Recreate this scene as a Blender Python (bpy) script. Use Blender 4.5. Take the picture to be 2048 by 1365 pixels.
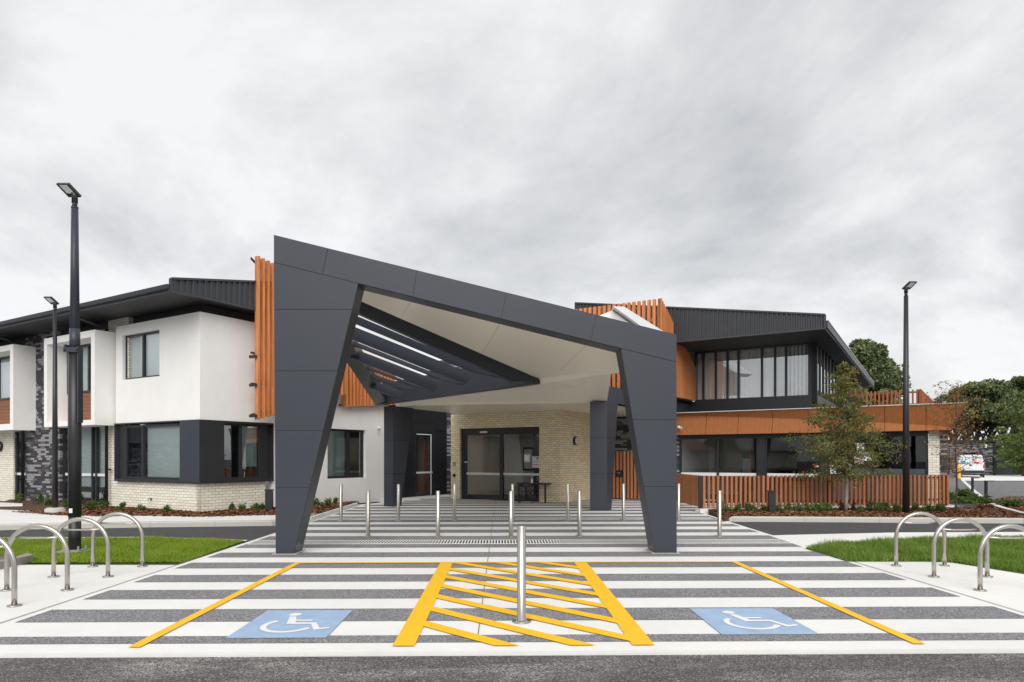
import bpy, math, random
import numpy as np
from mathutils import Vector, Matrix
R_ = math.radians
for o in list(bpy.data.objects): bpy.data.objects.remove(o)
SC = bpy.context.scene
COL = SC.collection

# ------------------------------------------------------------------ camera
CAMH, F, HV, YAW = 1.7, 1365.0, 917.0, 0.0161
cam_d = bpy.data.cameras.new('camera'); cam = bpy.data.objects.new('camera', cam_d); COL.objects.link(cam)
cam.location = (0, 0, CAMH); cam.rotation_euler = (R_(90), 0, -YAW)
cam_d.sensor_width = 36; cam_d.lens = 36*F/2048; cam_d.shift_y = (HV-682.5)/2048
cam_d.clip_end = 2000; cam_d.clip_start = 0.1
SC.camera = cam

# ------------------------------------------------------------------ world: overcast sky
SUN_EL, SUN_AZ = R_(38), R_(178)          # azimuth clockwise from +Y: behind the viewer, to the left
W = bpy.data.worlds.new('World'); SC.world = W; W.use_nodes = True
nt = W.node_tree; nt.nodes.clear()
def N(nt, t, **k):
    n = nt.nodes.new(t)
    for a, b in k.items():
        if a == 'ins':
            for i, v in b.items(): n.inputs[i].default_value = v
        else: setattr(n, a, b)
    return n
out = N(nt, 'ShaderNodeOutputWorld')
sky = N(nt, 'ShaderNodeTexSky', sky_type='NISHITA', sun_disc=False, sun_elevation=SUN_EL, sun_rotation=SUN_AZ)
bg1 = N(nt, 'ShaderNodeBackground', ins={'Strength': 0.1}); nt.links.new(sky.outputs[0], bg1.inputs[0])
tc = N(nt, 'ShaderNodeTexCoord')
sep = N(nt, 'ShaderNodeSeparateXYZ'); nt.links.new(tc.outputs['Generated'], sep.inputs[0])
# project the direction on a cloud layer: (x/(z+.12), y/(z+.12))
zz = N(nt, 'ShaderNodeMath', operation='ADD', ins={1: 0.45}); nt.links.new(sep.outputs[2], zz.inputs[0])
zm = N(nt, 'ShaderNodeMath', operation='MAXIMUM', ins={1: 0.08}); nt.links.new(zz.outputs[0], zm.inputs[0])
dx = N(nt, 'ShaderNodeMath', operation='DIVIDE'); nt.links.new(sep.outputs[0], dx.inputs[0]); nt.links.new(zm.outputs[0], dx.inputs[1])
dy = N(nt, 'ShaderNodeMath', operation='DIVIDE'); nt.links.new(sep.outputs[1], dy.inputs[0]); nt.links.new(zm.outputs[0], dy.inputs[1])
cmb = N(nt, 'ShaderNodeCombineXYZ'); nt.links.new(dx.outputs[0], cmb.inputs[0]); nt.links.new(dy.outputs[0], cmb.inputs[1])
mp = N(nt, 'ShaderNodeMapping'); mp.inputs['Location'].default_value = (2.2122, 4.3522, 1.7712); mp.inputs['Scale'].default_value = (1.1, 1.3, 1)
nt.links.new(cmb.outputs[0], mp.inputs[0])
n1 = N(nt, 'ShaderNodeTexNoise', ins={'Scale': 1.15, 'Detail': 9.0, 'Roughness': 0.60, 'Distortion': 0.35}); nt.links.new(mp.outputs[0], n1.inputs['Vector'])
cr = N(nt, 'ShaderNodeValToRGB'); nt.links.new(n1.outputs[0], cr.inputs[0])
e = cr.color_ramp.elements; e[0].position = 0.33; e[0].color = (0.33, 0.338, 0.35, 1); e[1].position = 0.58; e[1].color = (0.61, 0.612, 0.615, 1)
m = cr.color_ramp.elements.new(0.46); m.color = (0.465, 0.469, 0.476, 1)
bg2 = N(nt, 'ShaderNodeBackground', ins={'Strength': 0.86}); nt.links.new(cr.outputs[0], bg2.inputs[0])
mx = N(nt, 'ShaderNodeMixShader', ins={0: 0.95}); nt.links.new(bg1.outputs[0], mx.inputs[1]); nt.links.new(bg2.outputs[0], mx.inputs[2])
nt.links.new(mx.outputs[0], out.inputs[0])

sd = bpy.data.lights.new('sun', 'SUN'); sd.energy = 1.5; sd.angle = R_(50); sd.color = (1, 0.965, 0.92)
so = bpy.data.objects.new('sun', sd); COL.objects.link(so)
sdir = Vector((math.sin(SUN_AZ)*math.cos(SUN_EL), math.cos(SUN_AZ)*math.cos(SUN_EL), math.sin(SUN_EL)))
so.rotation_euler = sdir.to_track_quat('Z', 'Y').to_euler(); so.location = (0, -10, 30)

SC.view_settings.view_transform = 'Standard'; SC.view_settings.look = 'None'
SC.view_settings.exposure = 0.85; SC.view_settings.gamma = 1; SC.view_settings.use_curve_mapping = False
SC.render.resolution_x, SC.render.resolution_y = 1024, 682
SC.render.engine = 'CYCLES'

# ------------------------------------------------------------------ measuring helpers (camera model -> metres)
CT, ST = math.cos(YAW), math.sin(YAW)
CO = Vector((0, 0, CAMH))
def ray(u, v):
    a, b = (u-1024)/F, (HV-v)/F
    return Vector((a*CT+ST, -a*ST+CT, b))
def PZ(u, v, zc): return CO + ray(u, v)*zc
def G(u, v, z=0.0):
    r = ray(u, v); return CO + r*((z-CAMH)/r.z)
def PY(u, v, Y):
    r = ray(u, v); return CO + r*(Y/r.y)
def PP(u, v, P, n):
    r = ray(u, v); return CO + r*((P-CO).dot(n)/r.dot(n))
BA = R_(-32.4)
D1 = Vector((math.cos(BA), math.sin(BA), 0)); D2 = Vector((-math.sin(BA), math.cos(BA), 0))
class Wall:
    """vertical plane: local x along, -y out of the wall, z up"""
    def __init__(s, P, d):
        s.P = Vector((P.x, P.y, 0)); s.d = d.normalized(); s.n = Vector((-s.d.y, s.d.x, 0))   # local +y
        s.M = Matrix(((s.d.x, s.n.x, 0, s.P.x), (s.d.y, s.n.y, 0, s.P.y), (0, 0, 1, 0), (0, 0, 0, 1)))
    def uv(s, u, v, off=0.0):
        q = PP(u, v, s.P - s.n*off, s.n) - s.P
        return q.dot(s.d), q.z
    def x(s, u, off=0.0): return s.uv(u, 900, off)[0]
    def z(s, u, v, off=0.0): return s.uv(u, v, off)[1]

# ------------------------------------------------------------------ mesh builder and object helpers
class MB:
    def __init__(s): s.v = []; s.f = []; s.sm = []
    def face(s, pts, smooth=False):
        i = len(s.v); s.v += [tuple(p) for p in pts]; s.f.append(tuple(range(i, i+len(pts)))); s.sm.append(smooth)
    def box(s, x0, x1, y0, y1, z0, z1):
        x0, x1 = min(x0, x1), max(x0, x1); y0, y1 = min(y0, y1), max(y0, y1); z0, z1 = min(z0, z1), max(z0, z1)
        i = len(s.v)
        s.v += [(x0,y0,z0),(x1,y0,z0),(x1,y1,z0),(x0,y1,z0),(x0,y0,z1),(x1,y0,z1),(x1,y1,z1),(x0,y1,z1)]
        for q in ((0,3,2,1),(4,5,6,7),(0,1,5,4),(1,2,6,5),(2,3,7,6),(3,0,4,7)):
            s.f.append(tuple(i+k for k in q)); s.sm.append(False)
        return s
    def loft(s, A, B, cap=True, smooth=False):
        i = len(s.v); n = len(A); s.v += [tuple(p) for p in A] + [tuple(p) for p in B]
        for k in range(n):
            l = (k+1) % n; s.f.append((i+k, i+l, i+n+l, i+n+k)); s.sm.append(smooth)
        if cap:
            s.f.append(tuple(i+k for k in range(n-1, -1, -1))); s.sm.append(False)
            s.f.append(tuple(i+n+k for k in range(n))); s.sm.append(False)
        return s
    def prism(s, pts, d): d = Vector(d); return s.loft([Vector(p) for p in pts], [Vector(p)+d for p in pts])
    def tube(s, path, r, n=8, cap=True):
        path = [Vector(p) for p in path]; rs = r if isinstance(r, (list, tuple)) else [r]*len(path)
        i0 = len(s.v); up = None
        for k, p in enumerate(path):
            t = (path[min(k+1, len(path)-1)] - path[max(k-1, 0)])
            if t.length < 1e-9: t = Vector((0, 0, 1))
            t.normalize()
            if up is None:
                up = Vector((1, 0, 0)) if abs(t.x) < 0.9 else Vector((0, 1, 0))
            a = (up - t*up.dot(t)).normalized(); b = t.cross(a); up = a
            for j in range(n):
                th = 2*math.pi*j/n + math.pi/n
                s.v.append(tuple(p + (a*math.cos(th) + b*math.sin(th))*rs[k]))
        for k in range(len(path)-1):
            for j in range(n):
                l = (j+1) % n
                s.f.append((i0+k*n+j, i0+k*n+l, i0+(k+1)*n+l, i0+(k+1)*n+j)); s.sm.append(n > 6)
        if cap:
            s.f.append(tuple(i0+j for j in range(n-1, -1, -1))); s.sm.append(False)
            s.f.append(tuple(i0+(len(path)-1)*n+j for j in range(n))); s.sm.append(False)
        return s
    def beam(s, a, b, w, h, up=(0, 0, 1)):
        """rectangular bar from a to b, width w sideways, h along up, hung below the line a-b"""
        a, b, up = Vector(a), Vector(b), Vector(up)
        t = (b-a).normalized(); sd_ = t.cross(up).normalized()*(w/2)
        return s.loft([a-sd_, a+sd_, a+sd_-up*h, a-sd_-up*h], [b-sd_, b+sd_, b+sd_-up*h, b-sd_-up*h])
    def lathe(s, prof, n=24, c=(0, 0, 0), axis='z'):
        rings = []
        for r, z in prof:
            ring = []
            for j in range(n):
                th = 2*math.pi*j/n; p = (r*math.cos(th), r*math.sin(th), z)
                if axis == 'y': p = (p[0], z, p[1])
                ring.append(Vector(c)+Vector(p))
            rings.append(ring)
        i = len(s.v)
        for ring in rings: s.v += [tuple(p) for p in ring]
        for k in range(len(rings)-1):
            for j in range(n):
                l = (j+1) % n
                s.f.append((i+k*n+j, i+k*n+l, i+(k+1)*n+l, i+(k+1)*n+j)); s.sm.append(True)
        s.f.append(tuple(i+j for j in range(n))); s.sm.append(False)
        s.f.append(tuple(i+(len(rings)-1)*n+j for j in range(n))); s.sm.append(False)
        return s
WM = {}
def finish(o, parent, M):
    COL.objects.link(o)
    M = M if M is not None else (WM[parent.name] if parent else Matrix())
    WM[o.name] = M.copy()
    if parent:
        o.parent = parent; o.matrix_basis = WM[parent.name].inverted() @ M
    else: o.matrix_basis = M
def tag(o, label=None, cat=None, group=None, kind=None):
    for k, v in (('label', label), ('category', cat), ('group', group), ('kind', kind)):
        if v: o[k] = v
    return o
def add(name, mb, mat, parent=None, M=None, **t):
    me = bpy.data.meshes.new(name); me.from_pydata(mb.v, [], mb.f); me.update()
    me.polygons.foreach_set('use_smooth', mb.sm)
    mats = mat if isinstance(mat, (list, tuple)) else [mat]
    for m_ in mats: me.materials.append(m_)
    o = bpy.data.objects.new(name, me); finish(o, parent, M)
    return tag(o, **t)
def addnp(name, V, Fc, mat, parent=None, M=None, col=None, **t):
    me = bpy.data.meshes.new(name); V = np.asarray(V, np.float32); Fc = np.asarray(Fc, np.int32)
    me.vertices.add(len(V)); me.vertices.foreach_set('co', V.ravel())
    k = Fc.shape[1]; me.loops.add(Fc.size); me.loops.foreach_set('vertex_index', Fc.ravel())
    me.polygons.add(len(Fc)); me.polygons.foreach_set('loop_start', np.arange(0, Fc.size, k, dtype=np.int32))
    me.update(calc_edges=True)
    if col is not None:
        a = me.attributes.new('tone', 'FLOAT', 'POINT'); a.data.foreach_set('value', np.asarray(col, np.float32))
    me.materials.append(mat)
    o = bpy.data.objects.new(name, me); finish(o, parent, M)
    return tag(o, **t)
def empty(name, loc=(0, 0, 0), rz=0.0, M=None, parent=None, **t):
    o = bpy.data.objects.new(name, None); o.empty_display_size = 0.2
    finish(o, parent, M if M is not None else Matrix.Translation(Vector(loc)) @ Matrix.Rotation(rz, 4, 'Z'))
    return tag(o, **t)
def copy_tree(o, M=None, parent=None, **t):
    c = o.copy(); COL.objects.link(c)
    for ch in [x for x in bpy.data.objects if x.parent == o]: copy_tree_child(ch, c)
    if M is not None: c.matrix_basis = M; WM[c.name] = M
    return tag(c, **t)
def copy_tree_child(o, parent):
    kids = [x for x in bpy.data.objects if x.parent == o]
    c = o.copy(); COL.objects.link(c); c.parent = parent
    for ch in kids: copy_tree_child(ch, c)

# ------------------------------------------------------------------ materials
def new_mat(name):
    m_ = bpy.data.materials.new(name); m_.use_nodes = True; nt_ = m_.node_tree
    return m_, nt_, nt_.nodes['Principled BSDF']
def c4(c): return (c[0], c[1], c[2], 1)
def coords(nt_, kind='Object', scale=(1, 1, 1)):
    t = N(nt_, 'ShaderNodeTexCoord'); mp_ = N(nt_, 'ShaderNodeMapping'); mp_.inputs['Scale'].default_value = scale
    nt_.links.new(t.outputs[kind], mp_.inputs[0]); return mp_.outputs[0]
def world_coords(nt_, scale=(1, 1, 1)):
    g = N(nt_, 'ShaderNodeNewGeometry'); mp_ = N(nt_, 'ShaderNodeMapping'); mp_.inputs['Scale'].default_value = scale
    nt_.links.new(g.outputs['Position'], mp_.inputs[0]); return mp_.outputs[0]
def ramp(nt_, src, stops, interp='LINEAR'):
    r = N(nt_, 'ShaderNodeValToRGB'); r.color_ramp.interpolation = interp
    el = r.color_ramp.elements
    for i, (p, c) in enumerate(stops):
        if i < 2: el[i].position = p; el[i].color = c4(c)
        else: q = el.new(p); q.color = c4(c)
    nt_.links.new(src, r.inputs[0]); return r.outputs[0]
def mixc(nt_, fac, a, b, mode='MIX'):
    m_ = N(nt_, 'ShaderNodeMixRGB', blend_type=mode)
    for i, x in ((0, fac), (1, a), (2, b)):
        if hasattr(x, 'links') or hasattr(x, 'is_linked'): nt_.links.new(x, m_.inputs[i])
        else: m_.inputs[i].default_value = x if i == 0 else c4(x)
    return m_.outputs[0]
def noise(nt_, vec, sc, det=4, rough=0.5, dist=0.0):
    n_ = N(nt_, 'ShaderNodeTexNoise', ins={'Scale': sc, 'Detail': det, 'Roughness': rough, 'Distortion': dist})
    nt_.links.new(vec, n_.inputs['Vector']); return n_.outputs[0]
def bump(nt_, b, h, st, dist):
    bm_ = N(nt_, 'ShaderNodeBump', ins={'Strength': st, 'Distance': dist}); nt_.links.new(h, bm_.inputs['Height'])
    nt_.links.new(bm_.outputs[0], b.inputs['Normal'])
def plain(name, col, rough=0.5, metal=0.0, var=0.08, sc=3.0, bmp=0.0, bsc=200.0, spec=0.5, world=False, coat=0.0, warp=False):
    m_, t, b = new_mat(name)
    v = (world_coords if world else coords)(t)
    n_ = noise(t, v, sc, 5, 0.6)
    lo = tuple(x*(1-var) for x in col); hi = tuple(min(1, x*(1+var)) for x in col)
    t.links.new(ramp(t, n_, [(0.3, lo), (0.7, hi)]), b.inputs['Base Color'])
    b.inputs['Roughness'].default_value = rough; b.inputs['Metallic'].default_value = metal
    b.inputs['Specular IOR Level'].default_value = spec
    if coat: b.inputs['Coat Weight'].default_value = coat; b.inputs['Coat Roughness'].default_value = 0.1
    if bmp: bump(t, b, noise(t, v, bsc, 3), bmp, 0.002)
    if warp: bump(t, b, noise(t, v, 0.9, 2), 0.25, 0.03)
    return m_
def concrete(name, col, stain=(0.62, 0.55, 0.42)):
    m_, t, b = new_mat(name); v = world_coords(t)
    a = noise(t, v, 0.55, 6, 0.65); c = noise(t, v, 6, 8, 0.7); f = noise(t, v, 160, 2)
    base = ramp(t, a, [(0.3, tuple(x*0.93 for x in col)), (0.65, tuple(min(1, x*1.03) for x in col))])
    base = mixc(t, 0.35, base, ramp(t, c, [(0.3, (0.86, 0.86, 0.85)), (0.6, (1, 1, 1))]), 'MULTIPLY')
    sp = ramp(t, noise(t, v, 0.8, 5, 0.7, 0.6), [(0.66, (0, 0, 0)), (0.8, (1, 1, 1))])
    mul = N(t, 'ShaderNodeMath', operation='MULTIPLY', ins={1: 0.28}); t.links.new(sp, mul.inputs[0])
    base = mixc(t, mul.outputs[0], base, stain)
    spk = ramp(t, noise(t, v, 38, 2, 0.5), [(0.22, (0.35, 0.33, 0.30)), (0.26, (1, 1, 1))])
    base = mixc(t, 0.5, base, spk, 'MULTIPLY')
    t.links.new(base, b.inputs['Base Color']); b.inputs['Roughness'].default_value = 0.75
    b.inputs['Specular IOR Level'].default_value = 0.3
    bump(t, b, f, 0.15, 0.002)
    return m_
def aggregate(name, stops, sc=55, wear=None):
    m_, t, b = new_mat(name); v = world_coords(t)
    vo = N(t, 'ShaderNodeTexVoronoi', ins={'Scale': sc}); t.links.new(v, vo.inputs['Vector'])
    s_ = N(t, 'ShaderNodeSeparateColor'); t.links.new(vo.outputs['Color'], s_.inputs[0])
    c = ramp(t, s_.outputs[0], stops, 'CONSTANT')
    big = noise(t, v, 0.9, 5, 0.65)
    c = mixc(t, 0.45, c, ramp(t, big, [(0.3, (0.62, 0.62, 0.62)), (0.7, (1.1, 1.1, 1.1))]), 'MULTIPLY')
    if wear:
        w = noise(t, world_coords(t, wear['stretch']), wear['sc'], 7, 0.72, 0.4)
        msk = ramp(t, w, [(wear['lo'], (0, 0, 0)), (wear['hi'], (1, 1, 1))])
        sel = ramp(t, s_.outputs[1], [(0.0, (0, 0, 0)), (wear['thr'], (1, 1, 1))], 'CONSTANT')
        mk = mixc(t, 1.0, msk, sel, 'MULTIPLY')
        c = mixc(t, mk, c, wear['col'])
    t.links.new(c, b.inputs['Base Color']); b.inputs['Roughness'].default_value = 0.85
    b.inputs['Specular IOR Level'].default_value = 0.25
    bump(t, b, vo.outputs['Distance'], 0.35, 0.004)
    return m_
def brick(name, stops, mortar, bw=0.24, rh=0.086, ms=0.010, off=0.5, rough=0.8, interp='LINEAR', freq=2):
    m_, t, b = new_mat(name)
    tcn = N(t, 'ShaderNodeTexCoord'); s_ = N(t, 'ShaderNodeSeparateXYZ'); t.links.new(tcn.outputs['Object'], s_.inputs[0])
    ad = N(t, 'ShaderNodeMath', operation='ADD'); t.links.new(s_.outputs[0], ad.inputs[0]); t.links.new(s_.outputs[1], ad.inputs[1])
    cb = N(t, 'ShaderNodeCombineXYZ'); t.links.new(ad.outputs[0], cb.inputs[0]); t.links.new(s_.outputs[2], cb.inputs[1])
    br = N(t, 'ShaderNodeTexBrick', offset=off, offset_frequency=freq, ins={'Color1': (0, 0, 0, 1), 'Color2': (1, 1, 1, 1), 'Mortar': (0.5, 0.5, 0.5, 1),
           'Scale': 1.0, 'Mortar Size': ms*0.65, 'Mortar Smooth': 0.15, 'Bias': 0.0, 'Brick Width': bw, 'Row Height': rh})
    t.links.new(cb.outputs[0], br.inputs['Vector'])
    c = ramp(t, br.outputs['Color'], stops, interp)
    gr = noise(t, tcn.outputs['Object'], 30, 5, 0.7)
    c = mixc(t, 0.4, c, ramp(t, gr, [(0.3, (0.8, 0.8, 0.8)), (0.7, (1.05, 1.05, 1.05))]), 'MULTIPLY')
    c = mixc(t, br.outputs['Fac'], c, mortar)
    t.links.new(c, b.inputs['Base Color']); b.inputs['Roughness'].default_value = rough
    inv = N(t, 'ShaderNodeMath', operation='SUBTRACT', ins={0: 1.0}); t.links.new(br.outputs['Fac'], inv.inputs[1])
    bump(t, b, inv.outputs[0], 0.8, 0.008)
    return m_
def timber(name, a, b_, c, rough=0.5, axis=2):
    m_, t, b = new_mat(name)
    sc = [14, 14, 14]; sc[axis] = 0.8
    v = coords(t, 'Object', tuple(sc)); n_ = noise(t, v, 2.0, 6, 0.6, 0.6)
    base = ramp(t, n_, [(0.3, a), (0.5, b_), (0.72, c)])
    rnd = noise(t, coords(t, 'Object', (3.3, 3.3, 0.05) if axis == 2 else (0.05, 0.05, 6)), 3.0, 1)
    base = mixc(t, 0.8, base, ramp(t, rnd, [(0.35, (0.72, 0.70, 0.68)), (0.65, (1.15, 1.12, 1.1))]), 'MULTIPLY')
    t.links.new(base, b.inputs['Base Color']); b.inputs['Roughness'].default_value = rough
    bump(t, b, n_, 0.15, 0.002)
    return m_
def glass(name, tint=(0.88, 0.94, 0.94), refl=1.0):
    m_, t, b = new_mat(name); t.nodes.remove(b)
    o_ = t.nodes['Material Output']
    tr = N(t, 'ShaderNodeBsdfTransparent'); tr.inputs[0].default_value = c4(tint)
    gl = N(t, 'ShaderNodeBsdfGlossy'); gl.inputs['Roughness'].default_value = 0.01; gl.inputs[0].default_value = (0.9, 0.93, 0.95, 1)
    v = coords(t); bm_ = N(t, 'ShaderNodeBump', ins={'Strength': 0.04, 'Distance': 0.02}); t.links.new(noise(t, v, 1.3, 2), bm_.inputs['Height'])
    t.links.new(bm_.outputs[0], gl.inputs['Normal'])
    fr = N(t, 'ShaderNodeFresnel', ins={'IOR': 1.5}); mu = N(t, 'ShaderNodeMath', operation='MULTIPLY_ADD', ins={1: 1.7*refl, 2: 0.15*refl}, use_clamp=True)
    t.links.new(fr.outputs[0], mu.inputs[0]); mx_ = N(t, 'ShaderNodeMixShader')
    t.links.new(mu.outputs[0], mx_.inputs[0]); t.links.new(tr.outputs[0], mx_.inputs[1]); t.links.new(gl.outputs[0], mx_.inputs[2])
    t.links.new(mx_.outputs[0], o_.inputs[0])
    return m_
def foliage(name, stops, trans=0.25, rough=0.55):
    m_, t, b = new_mat(name)
    at = N(t, 'ShaderNodeAttribute', attribute_name='tone'); c = ramp(t, at.outputs['Fac'], stops)
    t.links.new(c, b.inputs['Base Color']); b.inputs['Roughness'].default_value = rough; b.inputs['Specular IOR Level'].default_value = 0.3
    tl = N(t, 'ShaderNodeBsdfTranslucent'); t.links.new(c, tl.inputs[0]); mx_ = N(t, 'ShaderNodeMixShader', ins={0: trans})
    t.links.new(b.outputs[0], mx_.inputs[1]); t.links.new(tl.outputs[0], mx_.inputs[2]); t.links.new(mx_.outputs[0], t.nodes['Material Output'].inputs[0])
    return m_
def perforated(name, col):
    """copper-toned cladding with fine vertical seams"""
    m_, t, b = new_mat(name)
    tcn = N(t, 'ShaderNodeTexCoord'); s_ = N(t, 'ShaderNodeSeparateXYZ'); t.links.new(tcn.outputs['Object'], s_.inputs[0])
    md = N(t, 'ShaderNodeMath', operation='PINGPONG', ins={1: 0.09}); t.links.new(s_.outputs[0], md.inputs[0])
    ln = ramp(t, md.outputs[0], [(0.0, (0.72, 0.72, 0.72)), (0.012, (1, 1, 1))])
    n_ = noise(t, coords(t, 'Object', (8, 8, 0.6)), 3, 4)
    c = ramp(t, n_, [(0.3, tuple(x*0.88 for x in col)), (0.7, tuple(x*1.1 for x in col))])
    c = mixc(t, 0.8, c, ln, 'MULTIPLY')
    t.links.new(c, b.inputs['Base Color']); b.inputs['Roughness'].default_value = 0.6; b.inputs['Specular IOR Level'].default_value = 0.15
    return m_

M_ = {}
M_['concrete'] = concrete('white_concrete', (0.80, 0.795, 0.77))
M_['path'] = concrete('path_concrete', (0.80, 0.79, 0.76))
M_['kerb'] = concrete('kerb_concrete', (0.50, 0.49, 0.45), (0.22, 0.20, 0.17))
M_['kerb_dirty'] = concrete('weathered_concrete', (0.30, 0.28, 0.24), (0.12, 0.10, 0.08))
M_['agg'] = aggregate('grey_aggregate', [(0.0, (0.13, 0.13, 0.14)), (0.35, (0.235, 0.235, 0.245)), (0.7, (0.32, 0.32, 0.33)), (0.92, (0.47, 0.47, 0.47))], 100)
M_['asphalt'] = aggregate('asphalt', [(0.0, (0.07, 0.063, 0.065)), (0.45, (0.14, 0.125, 0.125)), (0.8, (0.20, 0.18, 0.18)), (0.95, (0.36, 0.34, 0.33))], 95,
    dict(stretch=(0.55, 1.7, 1), sc=1.0, lo=0.49, hi=0.66, thr=0.60, col=(0.44, 0.425, 0.40)))
M_['road'] = aggregate('driveway_asphalt', [(0.0, (0.06, 0.06, 0.065)), (0.5, (0.085, 0.083, 0.086)), (0.9, (0.13, 0.125, 0.12))], 60,
    dict(stretch=(0.25, 1.6, 1), sc=0.9, lo=0.55, hi=0.75, thr=0.6, col=(0.22, 0.21, 0.20)))
M_['yellow'] = plain('yellow_paint', (0.92, 0.52, 0.008), 0.6, var=0.06, sc=8, world=True, bmp=0.2, bsc=160)
M_['blue'] = plain('blue_paint', (0.33, 0.46, 0.64), 0.6, var=0.10, sc=5, world=True, bmp=0.2, bsc=160)
M_['whitepaint'] = plain('white_paint', (0.80, 0.80, 0.80), 0.6, var=0.03, world=True)
M_['panel'] = plain('charcoal_composite_panel', (0.040, 0.046, 0.060), 0.36, var=0.05, sc=0.6, spec=0.32, warp=True)
M_['panel_dark'] = plain('black_metal', (0.022, 0.023, 0.026), 0.38, var=0.1)
M_['joint'] = plain('joint_black', (0.006, 0.006, 0.007), 0.8)
M_['cream'] = plain('cream_soffit', (0.93, 0.86, 0.73), 0.28, var=0.02, sc=0.5)
def render_mat():
    m_, t, b = new_mat('white_render'); v = coords(t); st = coords(t, 'Object', (5, 5, 0.35))
    c = ramp(t, noise(t, v, 1.1, 5, 0.6), [(0.3, (0.81, 0.805, 0.79)), (0.7, (0.87, 0.865, 0.85))])
    c = mixc(t, 0.28, c, ramp(t, noise(t, st, 1.0, 5, 0.65), [(0.28, (0.90, 0.895, 0.88)), (0.5, (1, 1, 1))]), 'MULTIPLY')
    t.links.new(c, b.inputs['Base Color']); b.inputs['Roughness'].default_value = 0.88; bump(t, b, noise(t, v, 90, 3), 0.25, 0.002)
    return m_
M_['render'] = render_mat()
M_['seam'] = plain('soffit_seam', (0.60, 0.55, 0.46), 0.5)
M_['road_pale'] = aggregate('wet_sheen_asphalt', [(0.0, (0.15, 0.15, 0.155)), (0.5, (0.21, 0.21, 0.215)), (0.9, (0.28, 0.275, 0.27))], 40)  # paler colour stands in for the wet sheen on the side road
M_['roofdark'] = plain('ribbed_roof_steel', (0.042, 0.045, 0.052), 0.42, var=0.07)
M_['soffit_dark'] = plain('dark_eave_lining', (0.030, 0.031, 0.034), 0.6, var=0.1)
M_['frame'] = plain('window_frame_charcoal', (0.020, 0.022, 0.026), 0.35, var=0.08)
M_['greyroof'] = plain('pale_roof_steel', (0.62, 0.64, 0.66), 0.3, var=0.04)
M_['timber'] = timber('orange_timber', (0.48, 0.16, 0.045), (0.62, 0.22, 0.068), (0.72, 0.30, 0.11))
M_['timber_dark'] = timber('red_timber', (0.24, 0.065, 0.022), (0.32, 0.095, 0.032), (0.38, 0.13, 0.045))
M_['fence_timber'] = timber('fence_timber', (0.29, 0.105, 0.042), (0.39, 0.15, 0.06), (0.47, 0.19, 0.082))
M_['fibre'] = timber('wood_cladding', (0.20, 0.078, 0.034), (0.25, 0.10, 0.043), (0.30, 0.125, 0.055), axis=0)
M_['copper'] = perforated('terracotta_cladding', (0.33, 0.125, 0.046))
M_['cream_brick'] = brick('cream_brick', [(0.1, (0.82, 0.77, 0.64)), (0.9, (0.92, 0.89, 0.79))], (0.38, 0.335, 0.26))
M_['yellow_brick'] = brick('buff_brick', [(0.1, (0.80, 0.69, 0.45)), (0.9, (0.92, 0.83, 0.60))], (0.36, 0.30, 0.20))
M_['dark_brick'] = brick('mixed_dark_brick', [(0.0, (0.030, 0.030, 0.036)), (0.38, (0.055, 0.055, 0.062)), (0.50, (0.13, 0.13, 0.14)), (0.60, (0.30, 0.29, 0.30))], (0.08, 0.08, 0.08), bw=0.30, off=0.37, interp='CONSTANT', freq=2)
M_['glass'] = glass('window_glass')
M_['glass_up'] = glass('reflective_glass', (0.92, 0.96, 0.96), 1.5)
M_['glass_dark'] = glass('tinted_glass', (0.88, 0.92, 0.92), 0.30)
M_['blind'] = plain('teal_roller_blind', (0.62, 0.74, 0.73), 0.9, var=0.03, sc=0.7)
M_['blindw'] = plain('pale_roller_blind', (0.86, 0.90, 0.90), 0.9, var=0.03, sc=0.7)
M_['curtain'] = plain('sheer_curtain', (0.92, 0.91, 0.90), 0.9, var=0.06, sc=2)
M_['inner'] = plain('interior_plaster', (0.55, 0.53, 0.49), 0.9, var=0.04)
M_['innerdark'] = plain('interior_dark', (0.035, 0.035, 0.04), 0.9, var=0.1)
M_['innerwood'] = plain('interior_timber', (0.25, 0.10, 0.045), 0.5, var=0.1)
M_['steel'] = plain('brushed_stainless', (0.50, 0.475, 0.44), 0.30, metal=1.0, var=0.05, sc=6)
M_['black'] = plain('black_plastic', (0.012, 0.012, 0.013), 0.45)
M_['lens'] = plain('lamp_lens', (0.72, 0.74, 0.76), 0.2)
M_['opal'] = plain('opal_lens', (0.66, 0.64, 0.70), 0.3)
M_['white'] = plain('white_plastic', (0.78, 0.78, 0.78), 0.4)
M_['green'] = plain('sign_green', (0.03, 0.33, 0.14), 0.5)
M_['navy'] = plain('sign_blue', (0.05, 0.12, 0.42), 0.5)
M_['cyan'] = plain('sign_cyan', (0.03, 0.42, 0.62), 0.5)
M_['red'] = plain('sign_red', (0.55, 0.02, 0.03), 0.5)
M_['grate'] = plain('grate_metal', (0.80, 0.80, 0.78), 0.6)
M_['slot'] = plain('grate_slot', (0.015, 0.015, 0.015), 0.9)
M_['soil'] = plain('soil', (0.06, 0.09, 0.015), 0.95, var=0.4, sc=9, world=True)
M_['mulchbase'] = plain('mulch_bed', (0.095, 0.042, 0.024), 0.95, var=0.5, sc=24, world=True, bmp=0.6, bsc=60)
M_['chips'] = foliage('mulch_chips', [(0, (0.06, 0.024, 0.013)), (0.6, (0.19, 0.075, 0.035)), (0.9, (0.36, 0.19, 0.08))], 0.0, 0.9)
M_['grass_l'] = foliage('grass_blades', [(0, (0.12, 0.21, 0.012)), (0.6, (0.25, 0.37, 0.028)), (1, (0.46, 0.48, 0.09))], 0.3)
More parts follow.
